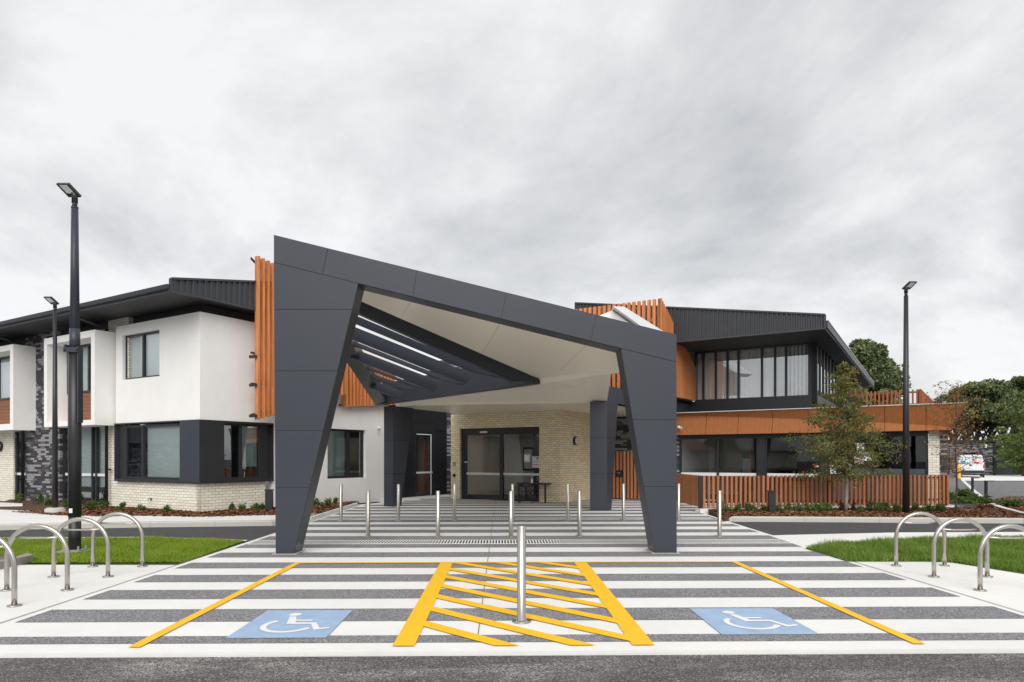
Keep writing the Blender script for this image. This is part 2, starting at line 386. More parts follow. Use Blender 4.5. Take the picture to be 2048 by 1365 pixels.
M_['grass_r'] = foliage('long_grass_blades', [(0, (0.08, 0.16, 0.02)), (0.6, (0.17, 0.28, 0.04)), (1, (0.36, 0.42, 0.10))], 0.3)
M_['bark'] = plain('grey_bark', (0.30, 0.27, 0.23), 0.9, var=0.3, sc=14, bmp=0.6, bsc=30)
M_['bark_dark'] = plain('brown_bark', (0.085, 0.062, 0.045), 0.9, var=0.3, sc=14, bmp=0.6, bsc=30)
M_['leaf_a'] = foliage('olive_leaves', [(0, (0.055, 0.070, 0.020)), (0.45, (0.13, 0.145, 0.038)), (0.80, (0.23, 0.23, 0.06)), (0.95, (0.38, 0.20, 0.06))])
M_['leaf_b'] = foliage('autumn_leaves', [(0, (0.20, 0.085, 0.03)), (0.5, (0.38, 0.18, 0.05)), (0.8, (0.42, 0.34, 0.06)), (1, (0.28, 0.42, 0.06))])
M_['leaf_c'] = foliage('green_leaves', [(0, (0.035, 0.06, 0.014)), (0.5, (0.085, 0.125, 0.025)), (1, (0.22, 0.24, 0.05))])
M_['leaf_far'] = foliage('dark_pine_leaves', [(0, (0.05, 0.072, 0.03)), (0.5, (0.115, 0.15, 0.06)), (1, (0.25, 0.29, 0.13))], 0.12)
M_['leaf_lime'] = foliage('lime_leaves', [(0, (0.07, 0.11, 0.03)), (0.5, (0.15, 0.22, 0.06)), (1, (0.27, 0.34, 0.12))])
M_['leaf_shrub'] = foliage('shrub_leaves', [(0, (0.03, 0.06, 0.014)), (0.5, (0.075, 0.13, 0.025)), (1, (0.17, 0.24, 0.06))])
M_['leaf_purple'] = foliage('purple_leaves', [(0, (0.03, 0.012, 0.015)), (1, (0.10, 0.045, 0.05))])
M_['vanwhite'] = plain('van_paint', (0.75, 0.76, 0.77), 0.25, var=0.02, coat=0.5)
M_['amber'] = plain('amber_paint', (0.80, 0.42, 0.02), 0.4)
rnd = random.Random(7); nr = np.random.default_rng(7)

# ================================================================== SETTING: ground
def sheet(name, pts, z, mat, thick=0.0, parent=None, **t):
    mb = MB(); P = [Vector((p[0], p[1], z)) for p in pts]
    if thick: mb.prism([p-Vector((0, 0, thick)) for p in P], (0, 0, thick))
    else: mb.face(P)
    return add(name, mb, mat, parent, **t)
S = dict(kind='structure')
sheet('ground', [(-900, -300), (900, -300), (900, 1500), (-900, 1500)], -0.10, M_['road'], **S)
sheet('street', [(-60, -40), (60, -40), (60, 5.98), (-60, 5.98)], -0.03, M_['asphalt'], **S)
sheet('driveway', [(-60, 9.0), (60, 9.0), (60, 19.5), (-60, 19.5)], -0.022, M_['road'], **S)
XL, XR = -5.15, 5.72
# white concrete crossing slab with kerb strip to the street
plaza = [(-60, 6.02), (60, 6.02), (60, 6.30), (-60, 6.30)]
sheet('kerb_strip', plaza, 0.0, M_['concrete'], 0.12, **S)
sheet('crossing', [(XL, 6.30), (XR, 6.30), (5.78, 11.5), (5.98, 14.6), (6.12, 18.2), (6.3, 21.5), (15.2, 22.9), (16.5, 22.9), (16.5, 34), (-6, 40), (-6, 28), (-4.4, 26.5), (-5.5, 24.8), (XL, 24.4)], 0.0, M_['concrete'], 0.12, **S)
sheet('footpath', [(-11.5, 6.30), (XL-0.012, 6.30), (XL-0.012, 10.95), (-9.1, 11.05), (-11.5, 10.2)], 0.0, M_['path'], 0.1, **S)
sheet('footpath', [(XR+0.012, 6.30), (14, 6.30), (14, 9.0), (9.95, 10.0), (8.9, 11.2), (5.80, 11.25)], 0.0, M_['path'], 0.1, **S)
# dark aggregate bands
cuts = [6.30, 6.56, 7.14, 7.73, 8.29, 8.87, 9.43, 10.0, 10.6, 11.18, 11.76, 12.36, 12.98, 14.93, 15.58, 16.24, 16.92, 17.58, 18.2]
bands = [(6.30, 6.56), (7.14, 7.73), (8.29, 8.87), (9.43, 10.0), (10.6, 11.18), (11.76, 12.36), (13.0, 14.93), (15.58, 16.24), (16.92, 17.58), (18.2, 20.0)]
y = 20.62
while y < 33: bands.append((y, y+0.62)); y += 1.24
def xr_at(Y):
    pts = [(6.3, 5.72), (11.5, 5.78), (14.6, 5.98), (18.2, 6.12), (21.6, 6.3)]
    if Y > 21.5: return 16.4
    for (a, xa), (b, xb) in zip(pts, pts[1:]):
        if a <= Y <= b: return xa+(xb-xa)*(Y-a)/(b-a)
    return pts[-1][1]
mb = MB()
for a, b in bands:
    xl = XL+0.12
    if a > 24.0: xl = XL+0.1+(a-24.0)*0.42
    xr0, xr1 = (xr_at(a)-0.10, xr_at(b)-0.10) if b < 21.5 else (16.3, 16.3)
    if a > 20.3 and a < 21.5: xr0 = xr1 = 6.2
    mb.face([(xl, a, 0.004), (xr0, a, 0.004), (xr1, b, 0.004), (xl, b, 0.004)])
add('paving_bands', mb, M_['agg'], **S)
# thin saw-cut joints
mb = MB()
def line(mb, a, b, w, z):
    a, b = Vector((a[0], a[1], z)), Vector((b[0], b[1], z)); n = (b-a).normalized().cross(Vector((0, 0, 1)))*w/2
    mb.face([a-n, a+n, b+n, b-n])
line(mb, (-0.22, 6.3), (-0.22, 28), 0.010, 0.0082)
line(mb, (XL, 6.3), (XL, 18), 0.014, 0.0085); line(mb, (XR+0.005, 6.3), (5.79, 11.3), 0.014, 0.0085)
for x in (-2.9, 2.6): line(mb, (x, 12.4), (x+0.25, 13), 0.006, 0.0082)
M_['sawcut'] = plain('sawcut', (0.20, 0.19, 0.18), 0.9)
add('paving_joint', mb, M_['sawcut'], **S)

# painted bay markings (yellow lines, hatching, blue panels with wheelchair symbols)
mb = MB()
ZP = 0.012
def q(mb, pts, z=ZP): mb.face([(p[0], p[1], z) for p in pts])
q(mb, [(-3.34, 6.16), (-3.23, 6.16), (-3.23, 11.04), (-3.34, 11.12)])
q(mb, [(3.76, 6.16), (3.87, 6.16), (3.87, 11.12), (3.76, 11.04)])
q(mb, [(-3.34, 11.12), (-3.23, 11.04), (3.76, 11.04), (3.87, 11.12)])
for a, b in ((-0.98, -0.78), (1.19, 1.39)): q(mb, [(a, 6.16), (b, 6.16), (b, 11.037), (a, 11.037)])
def clip(poly, ax, val, keep_less):
    o = []; n = len(poly)
    for i in range(n):
        p, r = poly[i], poly[(i+1) % n]; ip = (p[ax] <= val) == keep_less; ir = (r[ax] <= val) == keep_less
        if ip: o.append(p)
        if ip != ir:
            t = (val-p[ax])/(r[ax]-p[ax]); o.append(tuple(p[k]+(r[k]-p[k])*t for k in (0, 1)))
    return o
y0 = 7.11-0.70
for k in range(0, 14):
    Y = 7.11+0.69*k
    P = [(-0.78, Y), (-0.78, Y-0.23), (1.19, Y-0.23-1.97), (1.19, Y-1.97)]
    P = clip(clip(P, 1, 6.16, False), 1, 11.035, True)
    if len(P) > 2: q(mb, P)
add('yellow_bay_marking', mb, M_['yellow'], **S)
def blue_panel(corners):
    A = [G(*c) for c in corners]      # bl, br, tr, tl
    x0 = (A[0].x+A[3].x)/2; x1 = (A[1].x+A[2].x)/2; ya, yb = (A[0].y+A[1].y)/2, (A[2].y+A[3].y)/2
    mb = MB(); q(mb, [(x0, ya), (x1, ya), (x1, yb), (x0, yb)], 0.009)
    p = add('blue_parking_marking', mb, M_['blue'], **S)
    w, d = x1-x0, yb-ya; s_ = d*0.072; cx, cy = (x0+x1)/2-0.40*w+0.02, ya+d*0.12
    sx = w*0.083
    T = lambda x, y_: (cx+x*sx, cy+y_*s_)
    mb = MB(); Z = 0.0125
    mb.face([(*T(3.3+0.85*math.cos(a), 9.6+0.85*math.sin(a)), Z) for a in [2*math.pi*i/20 for i in range(20)]])
    mb.face([(*T(*p_), Z+0.0003) for p_ in ((2.9, 8.5), (3.75, 8.5), (4.35, 6.75), (6.6, 6.75), (6.6, 6.1), (4.5, 6.1), (4.7, 5.35), (7.4, 5.35), (8.6, 2.6), (9.7, 3.0), (9.9, 2.4), (8.1, 1.7), (6.95, 4.55), (3.75, 4.55))])
    n = 22; a0, a1 = R_(135), R_(338)
    for i in range(n):
        b0, b1 = a0+(a1-a0)*i/n, a0+(a1-a0)*(i+1)/n
        r0, r1 = 2.75, 3.5
        mb.face([(*T(4.3+r0*math.cos(b0), 3.9+r0*math.sin(b0)), Z), (*T(4.3+r1*math.cos(b0), 3.9+r1*math.sin(b0)), Z), (*T(4.3+r1*math.cos(b1), 3.9+r1*math.sin(b1)), Z), (*T(4.3+r0*math.cos(b1), 3.9+r0*math.sin(b1)), Z)])
    add('wheelchair_symbol', mb, M_['whitepaint'], **S)
blue_panel(((457, 1279), (656, 1277), (703, 1222), (529, 1223)))
blue_panel(((1440, 1271), (1634, 1271), (1552, 1219), (1381, 1218)))

# drain gratings
def grate(x0, x1, y0, y1, label):
    t = empty('drain_grate', ((x0+x1)/2, y0, 0), label=label, cat='drain grate', group='drain grates across the crossing')
    M = Matrix()
    mb = MB(); mb.face([(x0, y0, 0.0065), (x1, y0, 0.0065), (x1, y1, 0.0065), (x0, y1, 0.0065)]); add('channel', mb, M_['slot'], t, M)
    mb = MB(); x = x0
    while x < x1-0.03: mb.box(x, x+0.028, y0, y1, 0.0075, 0.011); x += 0.060
    mb.box(x0, x1, y0-0.02, y0-0.001, 0.005, 0.012); mb.box(x0, x1, y1+0.001, y1+0.02, 0.005, 0.012)
    add('grate_bars', mb, M_['grate'], t, M)
grate(XL+0.15, 5.8, 13.55, 14.12, 'long slotted drain grate just behind the front canopy legs')
grate(XL+0.15, 6.0, 18.9, 19.4, 'long slotted drain grate at the far bollard row')

# kerbs and raised paths on the building side
kz = 0.115
def kerb(pts, label_z=kz, w=0.16, name='kerb', taper=False):
    mb = MB()
    for i, (a, b) in enumerate(zip(pts, pts[1:])):
        a, b = Vector((*a, 0)), Vector((*b, 0)); t = (b-a).normalized(); n = Vector((-t.y, t.x, 0))*w
        z0 = 0.0 if (taper and i == 0) else label_z
        bl = 0.03
        A = [a-Vector((0,0,.1)), a+Vector((0, 0, max(z0-0.03, -0.05))), a+n*0.18+Vector((0, 0, z0)), a+n+Vector((0, 0, z0)), a+n-Vector((0,0,.1))]
        B = [b-Vector((0,0,.1)), b+Vector((0, 0, label_z-0.03)), b+n*0.18+Vector((0, 0, label_z)), b+n+Vector((0, 0, label_z)), b+n-Vector((0,0,.1))]
        mb.loft(A, [x - t*0.006 for x in B])
    return add(name, mb, M_['kerb'], **S)
kl = [(G(u, v, -0.02).x, G(u, v, -0.02).y) for u, v in ((-260, 1072), (-100, 1064), (60, 1059), (300, 1055), (430, 1053.5), (545, 1052), (625, 1046))]
kerb(kl)
krr = [(G(u, v, -0.02).x, G(u, v, -0.02).y) for u, v in ((1447, 1043.5), (1467, 1043.8), (1610, 1044.5), (1760, 1045.5), (1900, 1046.5), (2048, 1047.5), (2300, 1050))]
kerb(krr, taper=True)
off = lambda p: (p[0], p[1]+0.155)
def gz(u, v, z=kz): g = G(u, v, z); return (g.x, g.y)
# left raised path
back = [gz(u, v) for u, v in ((640, 1026), (560, 1029.5), (400, 1033.5), (250, 1031), (215, 1033), (110, 1030), (60, 1022), (-60, 1017), (-260, 1016))]
sheet('footpath', [off(p) for p in kl[:-1]] + back, kz-0.001, M_['path'], 0.2, **S)
sheet('garden_bed', [gz(u, v, .13) for u, v in ((640, 1026), (560, 1029.5), (400, 1033.5), (250, 1031), (215, 1033), (110, 1030), (40, 1023), (-60, 1018))] + [(-22, 33), (-9, 33), (-5.22, 25.2), (-5.22, 21.8), (-5.22, 18.9)], 0.10, M_['mulchbase'], 0.2, **S)
sheet('footpath', [gz(u, v) for u, v in ((-200, 1016), (45, 1012), (45, 1009), (-100, 1002), (-300, 1002))], kz+0.03, M_['path'], 0.1, **S)
mb = MB(); mb.box(XL-.07, XL+.015, 17.75, 24.6, -.01, .106); add('garden_edge', mb, M_['concrete'], **S)
# right raised bed
rb = [off(p) for p in krr]
bed_r = [(6.02, 18.25)] + rb[1:] + [(22, 18.2), (30, 24), (30, 29), (20.5, 26.8), (17.6, 24.9), (16.9, 21.9), (6.5, 21.35)]
sheet('garden_bed', bed_r, 0.09, M_['mulchbase'], 0.2, **S)
sheet('side_road', [(18.5, 26.3), (40, 19), (90, 19), (90, 90), (20.6, 90), (20.6, 28.2)], 0.10, M_['road_pale'], **S)
mb = MB()
kp = [G(u, v, 0.16) for u, v in ((2110, 1033), (2048, 1024), (2000, 1012), (1975, 1001), (1950, 982), (1925, 960), (1918, 948))]
for a, b in zip(kp[1:], kp[2:]):
    mb.beam((a.x, a.y, .135), (b.x, b.y, .135), 0.16, 0.03)
add('kerb', mb, M_['path'], **S)
sheet('footpath', [gz(u, v, 0.105) for u, v in ((1902, 1017), (1935, 1023), (2048, 1034), (2150, 1042), (2150, 1030), (2000, 1022), (1930, 1016))], 0.105, M_['path'], **S)
sheet('driveway_apron', [gz(u, v, 0.12) for u, v in ((1925, 962), (2080, 962), (2120, 949), (1925, 949))], 0.125, M_['path'], **S)
sheet('verge', [(5.3, 9.2), (26, 9.2), (26, 16.2), (5.3, 14.2)], -0.012, M_['soil'], **S)
sheet('verge', [(XL-3, 9.2), (XL+.3, 9.2), (XL+.3, 14.4), (XL-3, 14.4)], -0.012, M_['soil'], **S)
sheet('footpath', [(5.4, 11.0), (6.5, 11.0), (6.9, 14.9), (5.8, 14.9)], -0.006, M_['path'], **S)
# low white strip between driveway and lawns
sheet('footpath', [(G(u, v).x, G(u, v).y) for u, v in ((1612, 1097), (1535, 1071), (1640, 1068.5), (1800, 1065), (2048, 1064), (2300, 1064), (2300, 1078), (2048, 1077), (1850, 1081), (1720, 1087), (1650, 1093))], -0.003, M_['path'], 0.08, **S)
sheet('lawn', [(G(u, v).x, G(u, v).y) for u, v in ((1610, 1098), (1650, 1093), (1720, 1087), (1850, 1081), (2048, 1077), (2400, 1077), (2400, 1170), (2048, 1149), (1905, 1126), (1850, 1124), (1695, 1124))], 0.006, M_['soil'], **S)
LWN = [(-400, 1080), (0, 1078.5), (300, 1077), (489, 1083), (368, 1126), (160, 1126.5), (60, 1127), (62, 1112), (-400, 1112)]
sheet('lawn', [(G(u, v).x, G(u, v).y) for u, v in LWN], 0.006, M_['soil'], **S)
sheet('lawn_edge', [(G(u, v).x, G(u, v).y) for u, v in ((-400, 1080.5), (0, 1079), (300, 1077.5), (492, 1083.4), (495, 1081.5), (300, 1075.3), (0, 1076.6), (-400, 1078))], 0.012, M_['concrete'], **S)
# weathered kerb corner at far left
mb = MB(); a, b, c = G(67, 1124, 0), G(-40, 1149, 0), G(-300, 1175, 0)
a2, b2 = G(30, 1112, .12), G(-60, 1120, .12)
mb.prism([(a.x, a.y, 0.0), (b.x, b.y, 0), (c.x, c.y, 0), (c.x, c.y+.5, 0), (b.x-.1, b.y+.32, 0), (a.x-.25, a.y+0.22, 0)], (0, 0, 0.115))
add('kerb', mb, M_['kerb_dirty'], **S)
sheet('street', [(c.x, c.y+.5), (b.x-.1, b.y+.33), (a.x-.35, a.y+.24), (-12, 12.2)], 0.06, M_['asphalt'], **S)

# ------------------------------------------------------------------ grass and mulch (stuff)
def inside(px, py, poly):
    r = np.zeros(len(px), bool); n = len(poly); j = n-1
    for i in range(n):
        xi, yi = poly[i]; xj, yj = poly[j]
        c = ((yi > py) != (yj > py)) & (px < (xj-xi)*(py-yi)/(yj-yi+1e-12)+xi); r ^= c; j = i
    return r
def scatter(poly, n):
    P = np.array(poly); lo, hi = P.min(0), P.max(0); out_ = []
    got = 0
    while got < n:
        q_ = nr.uniform(lo, hi, (n, 2)); q_ = q_[inside(q_[:, 0], q_[:, 1], poly)]; out_.append(q_); got += len(q_)
        if len(q_) == 0: break
    return np.concatenate(out_)[:n]
def grass(name, poly, n, h0, h1, mat, wid=0.006, z=0.006, **t):
    p = scatter(poly, n); n = len(p); a = nr.uniform(0, 2*np.pi, n); clump = (np.sin(p[:, 0]*5.1+1)+np.sin(p[:, 1]*6.3+p[:, 0]*2))*0.25+0.5
    h = nr.uniform(h0, h1, n)*(0.6+0.8*clump); w = wid*nr.uniform(0.7, 1.4, n); ln = h*nr.uniform(0.1, 0.9, n); b = nr.uniform(0, 2*np.pi, n)
    V = np.zeros((n, 3, 3)); V[:, 0] = np.c_[p[:, 0]-np.cos(a)*w, p[:, 1]-np.sin(a)*w, np.full(n, z)]
    V[:, 1] = np.c_[p[:, 0]+np.cos(a)*w, p[:, 1]+np.sin(a)*w, np.full(n, z)]
    V[:, 2] = np.c_[p[:, 0]+np.cos(b)*ln, p[:, 1]+np.sin(b)*ln, z+h]
    tone = np.clip(nr.normal(0.5, 0.2, n)+(clump-0.5)*0.3, 0, 1)
    return addnp(name, V.reshape(-1, 3), np.arange(n*3).reshape(-1, 3), mat, col=np.repeat(tone, 3), **t)
GL = [(G(u, v).x, G(u, v).y) for u, v in ((-40, 1080), (0, 1078.5), (300, 1077), (489, 1083), (368, 1126), (160, 1126.5), (60, 1127), (62, 1112), (-40, 1112))]
GR = [(G(u, v).x, G(u, v).y) for u, v in ((1612, 1098), (1650, 1093), (1720, 1087), (1850, 1081), (2090, 1077), (2120, 1155), (2048, 1147), (1905, 1126), (1850, 1124), (1695, 1124))]
grass('grass', GL, 60000, 0.02, 0.055, M_['grass_l'], label='short mown bright green lawn around the tall lamp post base', cat='grass', kind='stuff')
grass('grass', GR, 42000, 0.05, 0.13, M_['grass_r'], label='longer unmown grass behind the bike hoops on the right', cat='grass', kind='stuff')
def chips(poly, n, z, **t):
    p = scatter(poly, n); n = len(p); a = nr.uniform(0, 2*np.pi, n); l = nr.uniform(0.015, 0.05, n); w = l*nr.uniform(0.25, 0.6, n); ti = nr.uniform(-0.7, 0.7, n)
    cx, sx = np.cos(a), np.sin(a); zc = z+nr.uniform(0.004, 0.03, n); V = np.zeros((n, 4, 3))
    for k, (i, j) in enumerate(((-1, -1), (1, -1), (1, 1), (-1, 1))):
        V[:, k] = np.c_[p[:, 0]+cx*l*i-sx*w*j, p[:, 1]+sx*l*i+cx*w*j, zc+np.sin(ti)*w*j+0.3*l*i*np.sin(ti*2)]
    return addnp('mulch', V.reshape(-1, 3), np.arange(n*4).reshape(-1, 4), M_['chips'], col=np.repeat(nr.uniform(0, 1, n)**1.3, 4), **t)
chips([(6.2, 18.8)] + rb[1:6] + [(18.5, 21.9), (16.9, 22.0), (6.5, 21.3)], 26000, 0.09, label='brown bark mulch along the timber fence on the right', cat='mulch', kind='stuff')
chips([gz(u, v, .13) for u, v in ((640, 1026), (560, 1029.5), (400, 1033.5), (250, 1031), (215, 1033), (110, 1030), (20, 1023))] + [(-12.5, 22.6), (-9, 20.8), (-7, 22.6), (-5.22, 24.6), (-5.22, 21.8)], 13000, 0.10, label='brown bark mulch along the foot of the left wing', cat='mulch', kind='stuff')

# ================================================================== BUILDING
PA = G(400, 1032)
WL = Wall(PA, D1)            # left wing, long facade (x < 0)
WR = Wall(PA, D2)            # left wing, facade turned to the entrance (x > 0)
bld = empty('health_centre', (PA.x, PA.y, 0), label='two-storey white, brick and charcoal building with orange timber screens behind the canopy', cat='building')
SOF = 6.33
def wallgrid(name, W, x0, x1, z0, z1, ops, mat, parent=bld, y=0.0, rv=0.25, ends=(True, True)):
    """wall face at local y with rectangular openings and reveals rv deep"""
    if x0 > x1: x0, x1 = x1, x0
    if not isinstance(ends, tuple): ends = (ends, ends)
    xs = sorted(set([x0, x1]+[c for o_ in ops for c in o_[:2] if x0 < c < x1])); zs = sorted(set([z0, z1]+[c for o_ in ops for c in o_[2:] if z0 < c < z1]))
    mb = MB(); nx, nz = len(xs)-1, len(zs)-1
    solid = lambda i, k: 0 <= i < nx and 0 <= k < nz and not any(o_[0] <= (xs[i]+xs[i+1])/2 <= o_[1] and o_[2] <= (zs[k]+zs[k+1])/2 <= o_[3] for o_ in ops)
    for i in range(nx):
        for k in range(nz):
            a, b, c, d = xs[i], xs[i+1], zs[k], zs[k+1]
            if solid(i, k):
                mb.face([(a, y, c), (b, y, c), (b, y, d), (a, y, d)])
                if not solid(i-1, k) and (i > 0 or ends[0]): mb.face([(a, y, c), (a, y, d), (a, y+rv, d), (a, y+rv, c)])
                if not solid(i+1, k) and (i < nx-1 or ends[1]): mb.face([(b, y, c), (b, y+rv, c), (b, y+rv, d), (b, y, d)])
                if not solid(i, k-1): mb.face([(a, y, c), (a, y+rv, c), (b, y+rv, c), (b, y, c)])
                if not solid(i, k+1): mb.face([(a, y, d), (b, y, d), (b, y+rv, d), (a, y+rv, d)])
    return add(name, mb, mat, parent, W.M)
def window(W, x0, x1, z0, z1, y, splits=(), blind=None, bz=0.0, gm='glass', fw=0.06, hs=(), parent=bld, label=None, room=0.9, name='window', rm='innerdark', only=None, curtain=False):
    if x0 > x1: x0, x1 = x1, x0
    mb = MB(); d = 0.09
    mb.box(x0, x0+fw, y, y+d, z0, z1); mb.box(x1-fw, x1, y, y+d, z0, z1)
    mb.box(x0+fw, x1-fw, y, y+d, z0, z0+fw); mb.box(x0+fw, x1-fw, y, y+d, z1-fw, z1)
    for f_ in splits: c = x0+(x1-x0)*f_; mb.box(c-fw*0.6, c+fw*0.6, y-0.004, y+d+0.004, z0+fw, z1-fw)
    for h in hs: mb.box(x0+fw, x1-fw, y+0.005, y+d-0.005, h-fw/2, h+fw/2)
    fr = add(name, mb, M_['frame'], parent, W.M)
    if label: fr['label'] = label
    mb = MB(); mb.face([(x0+fw, y+0.045, z0+fw), (x1-fw, y+0.045, z0+fw), (x1-fw, y+0.045, z1-fw), (x0+fw, y+0.045, z1-fw)])
    add('pane', mb, M_[gm], fr, W.M)
    if blind:
        bx0, bx1 = x0+fw, x1-fw
        if only: bx0, bx1 = x0+(x1-x0)*only[0]+fw, x0+(x1-x0)*only[1]-fw
        if curtain:
            n = int((bx1-bx0)/0.02); V = []; Fc = []
            for i in range(n+1):
                x = bx0+(bx1-bx0)*i/n; yy = y+0.22+0.035*math.sin(x*38+1.2*math.sin(x*3.1))+0.02*math.sin(x*91)
                V += [(x, yy, z0+fw), (x, yy, z1-fw)]
            for i in range(n): Fc.append((2*i, 2*i+2, 2*i+3, 2*i+1))
            addnp('curtain', V, Fc, M_[blind], fr, W.M)
        else:
            mb = MB(); mb.box(bx0, bx1, y+0.14, y+0.145, max(z0+fw, bz), z1-fw); add('blind', mb, M_[blind], fr, W.M)
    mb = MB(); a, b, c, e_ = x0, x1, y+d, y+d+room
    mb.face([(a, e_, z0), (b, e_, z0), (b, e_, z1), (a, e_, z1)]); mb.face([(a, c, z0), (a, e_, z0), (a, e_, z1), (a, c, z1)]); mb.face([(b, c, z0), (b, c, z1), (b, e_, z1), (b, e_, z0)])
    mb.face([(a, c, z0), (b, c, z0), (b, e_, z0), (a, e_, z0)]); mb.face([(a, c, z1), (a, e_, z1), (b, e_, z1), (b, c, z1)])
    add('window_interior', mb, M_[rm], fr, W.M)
    return fr
# --- left wing, long facade
Y0 = 0.14
xL = lambda u, off=0.0: WL.x(u, off)
zfr = 2.86
x217, x237, x121, x52, x27, xm = xL(217, -Y0), xL(237, -Y0), xL(121, -Y0), xL(52, -Y0), xL(27, -Y0), -34
gw = []
for a, b in ((121, 135), (137, 190), (190, 217)):
    gw.append((xL(a, -Y0), xL(b, -Y0)))
wallgrid('wall', WL, xm, xL(27, -Y0), 0, zfr, [], M_['cream_brick'], y=Y0, rv=0.3)['label'] = 'cream brick wall at far left'
wallgrid('wall', WL, x52, x121, 0, SOF, [], M_['dark_brick'], y=Y0-0.02, rv=0.4)['label'] = 'black and grey mixed brick pier'
wallgrid('wall', WL, xm, x52, zfr, SOF, [], M_['soffit_dark'], y=Y0+0.05)
wallgrid('wall', WL, x121, x217, zfr, SOF, [], M_['soffit_dark'], y=Y0+0.05)
wallgrid('wall', WL, x217, xL(232)+0.5, 0, SOF, [], M_['cream_brick'], y=Y0-0.01, rv=0.4)['label'] = 'narrow pale brick pier full height'
fr = window(WL, x121, x217, 0.12, zfr, Y0+0.08, (0.14, 0.62, 0.70), 'blindw', 0.7, fw=0.07, label='tall ground floor window with blinds and a white line')
mb = MB(); mb.box(x121+.1, x217-.1, Y0+0.11, Y0+0.112, 1.08, 1.17); add('window_decal', mb, M_['white'], fr, WL.M)
d0 = window(WL, xL(27, -Y0), x52-0.05, 0.05, zfr-0.05, Y0+0.05, (), None, fw=0.12, name='door', label='dark glazed door beside cream brick')
mb = MB(); mb.box(xL(27, -Y0)+.12, x52-.16, Y0+0.07, Y0+0.072, 1.05, 1.14); add('window_decal', mb, M_['white'], d0, WL.M)
for z in (0.35, 1.05, 1.75, 2.5): mb = MB(); mb.box(xL(27, -Y0)+.09, xL(27, -Y0)+.13, Y0+0.0, Y0+0.045, z, z+0.12); add('hinge', mb, M_['steel'], d0, WL.M)
# projecting white window surrounds
def surround(u0, u1, v0, v1, ui0, ui1, vt, vb, vp):
    O = 0.62; X0, X1 = WL.x(u0, O), WL.x(u1, O); Zt = WL.z(u1, v0, O); Zb = WL.z(u1, v1, O)
    a0, a1 = WL.x(ui0, O), WL.x(ui1, O); zt = WL.z(ui1, vt, O); zb = WL.z(ui1, vb, O)
    s_ = wallgrid('window_surround', WL, X0, X1, Zb, Zt, [(a0, a1, zb, zt)], M_['render'], y=-O, rv=O+Y0+0.04)
    zs = zb+1.02
    window(WL, a0, a1, zs, zt, Y0-0.12, (0.5,), 'blindw', zs, fw=0.07, label='upper window set deep in a white surround')
    mb = MB(); n = 8; h = (zs-zb)/n
    for k in range(n): mb.box(a0, a1, Y0-0.09, Y0-0.06, zb+k*h, zb+(k+1)*h-0.008)
    add('timber_cladding', mb, M_['fibre'], bld, WL.M)
surround(88, 189.5, 659.5, 850, 94, 182, 674.5, 840, 0)
surround(-110, 26.5, 688.5, 860, -100, 20, 701, 848, 0)
# white render corner box
zt, zb = 6.04, 2.85
w1 = (xL(245), xL(319)); zw1, zw0 = WL.z(319, 659), WL.z(319, 752.5)
xw = xL(232)
wallgrid('wall', WL, xw, 0, zb, zt, [(w1[0], w1[1], zw0, zw1)], M_['render'], rv=0.16, ends=(True, False))['label'] = 'white render wall over the corner window'
window(WL, w1[0], w1[1], zw0, zw1, 0.10, (0.48,), 'blindw', zw0, fw=0.06, label='upper window in the white corner wall')
xe = WR.x(777)
wb = (WR.x(655), WR.x(732)); zb1, zb0 = WR.z(732, 861), WR.z(732, 955.5)
xk = WR.x(545)
wallgrid('wall', WR, 0, xe, zb, zt, [(wb[0], wb[1], zb0, zb1)] if zb1 > zb else [], M_['render'], rv=0.16, ends=False)
wallgrid('wall', WR, xk, xe, 0.0, zb, [(wb[0], wb[1], zb0, min(zb1, zb))], M_['render'], rv=0.16)['label'] = 'white render wall facing the entrance'
window(WR, wb[0], wb[1], zb0, min(zb1, zb), 0.13, (0.60,), 'blind', zb0, fw=0.08, only=(0, 0.6), label='ground floor window with a teal blind by the canopy')
mb = MB(); mb.face([(xw, 0, zb), (0, 0, zb), (0, 1.5, zb), (xw, 1.5, zb)]); add('wall_underside', mb, M_['render'], bld, WL.M)
mb = MB(); mb.face([(xe, 0, 0), (xe, 4, 0), (xe, 4, zt), (xe, 0, zt)]); mb.face([(0, 0.0, zt), (xe, 0, zt), (xe, 8, zt), (0, 8, zt)]); add('wall', mb, M_['render'], bld, WR.M)
# black corner window band
zc0, zc1 = 0.985, zb-0.004
P_ = 0.06
a0, a1 = xL(253), xL(363)
wallgrid('window_band', WL, xw, P_, zc0, zc1, [(xw+0.03, a1, zc0+0.04, zc1-0.04)], M_['panel'], y=-P_, rv=0.22, ends=(True, False))['label'] = 'charcoal metal band around the corner window'
window(WL, xw+0.5, a1, zc0+0.05, zc1-0.08, 0.03, (0.31,), 'blindw', zc0, fw=0.07, only=(0.31, 1), label='corner window with pale roller blind')
mb = MB(); mb.box(xw+0.03, xw+0.5, 0.05, 0.1, zc0+0.04, zc1-0.04); add('window_band', mb, M_['panel_dark'], bld, WL.M)
b0, b1 = WR.x(446), WR.x(522)
wallgrid('window_band', WR, -P_, xk, zc0, zc1, [(b0, xk-0.03, zc0+0.05, zc1-0.06)], M_['panel_dark'], y=-P_, rv=0.3, ends=(False, True))
window(WR, b0, b1+0.05, zc0+0.05, zc1-0.06, 0.05, (0.47,), 'blind', zc0+0.45, fw=0.07, only=(0.47, 1), gm='glass', label='corner window with one open sash')
mb = MB(); mb.box(b1+0.05, xk-0.03, 0.1, 0.14, zc0+0.05, zc1-0.06); add('window_band', mb, M_['panel_dark'], bld, WR.M)
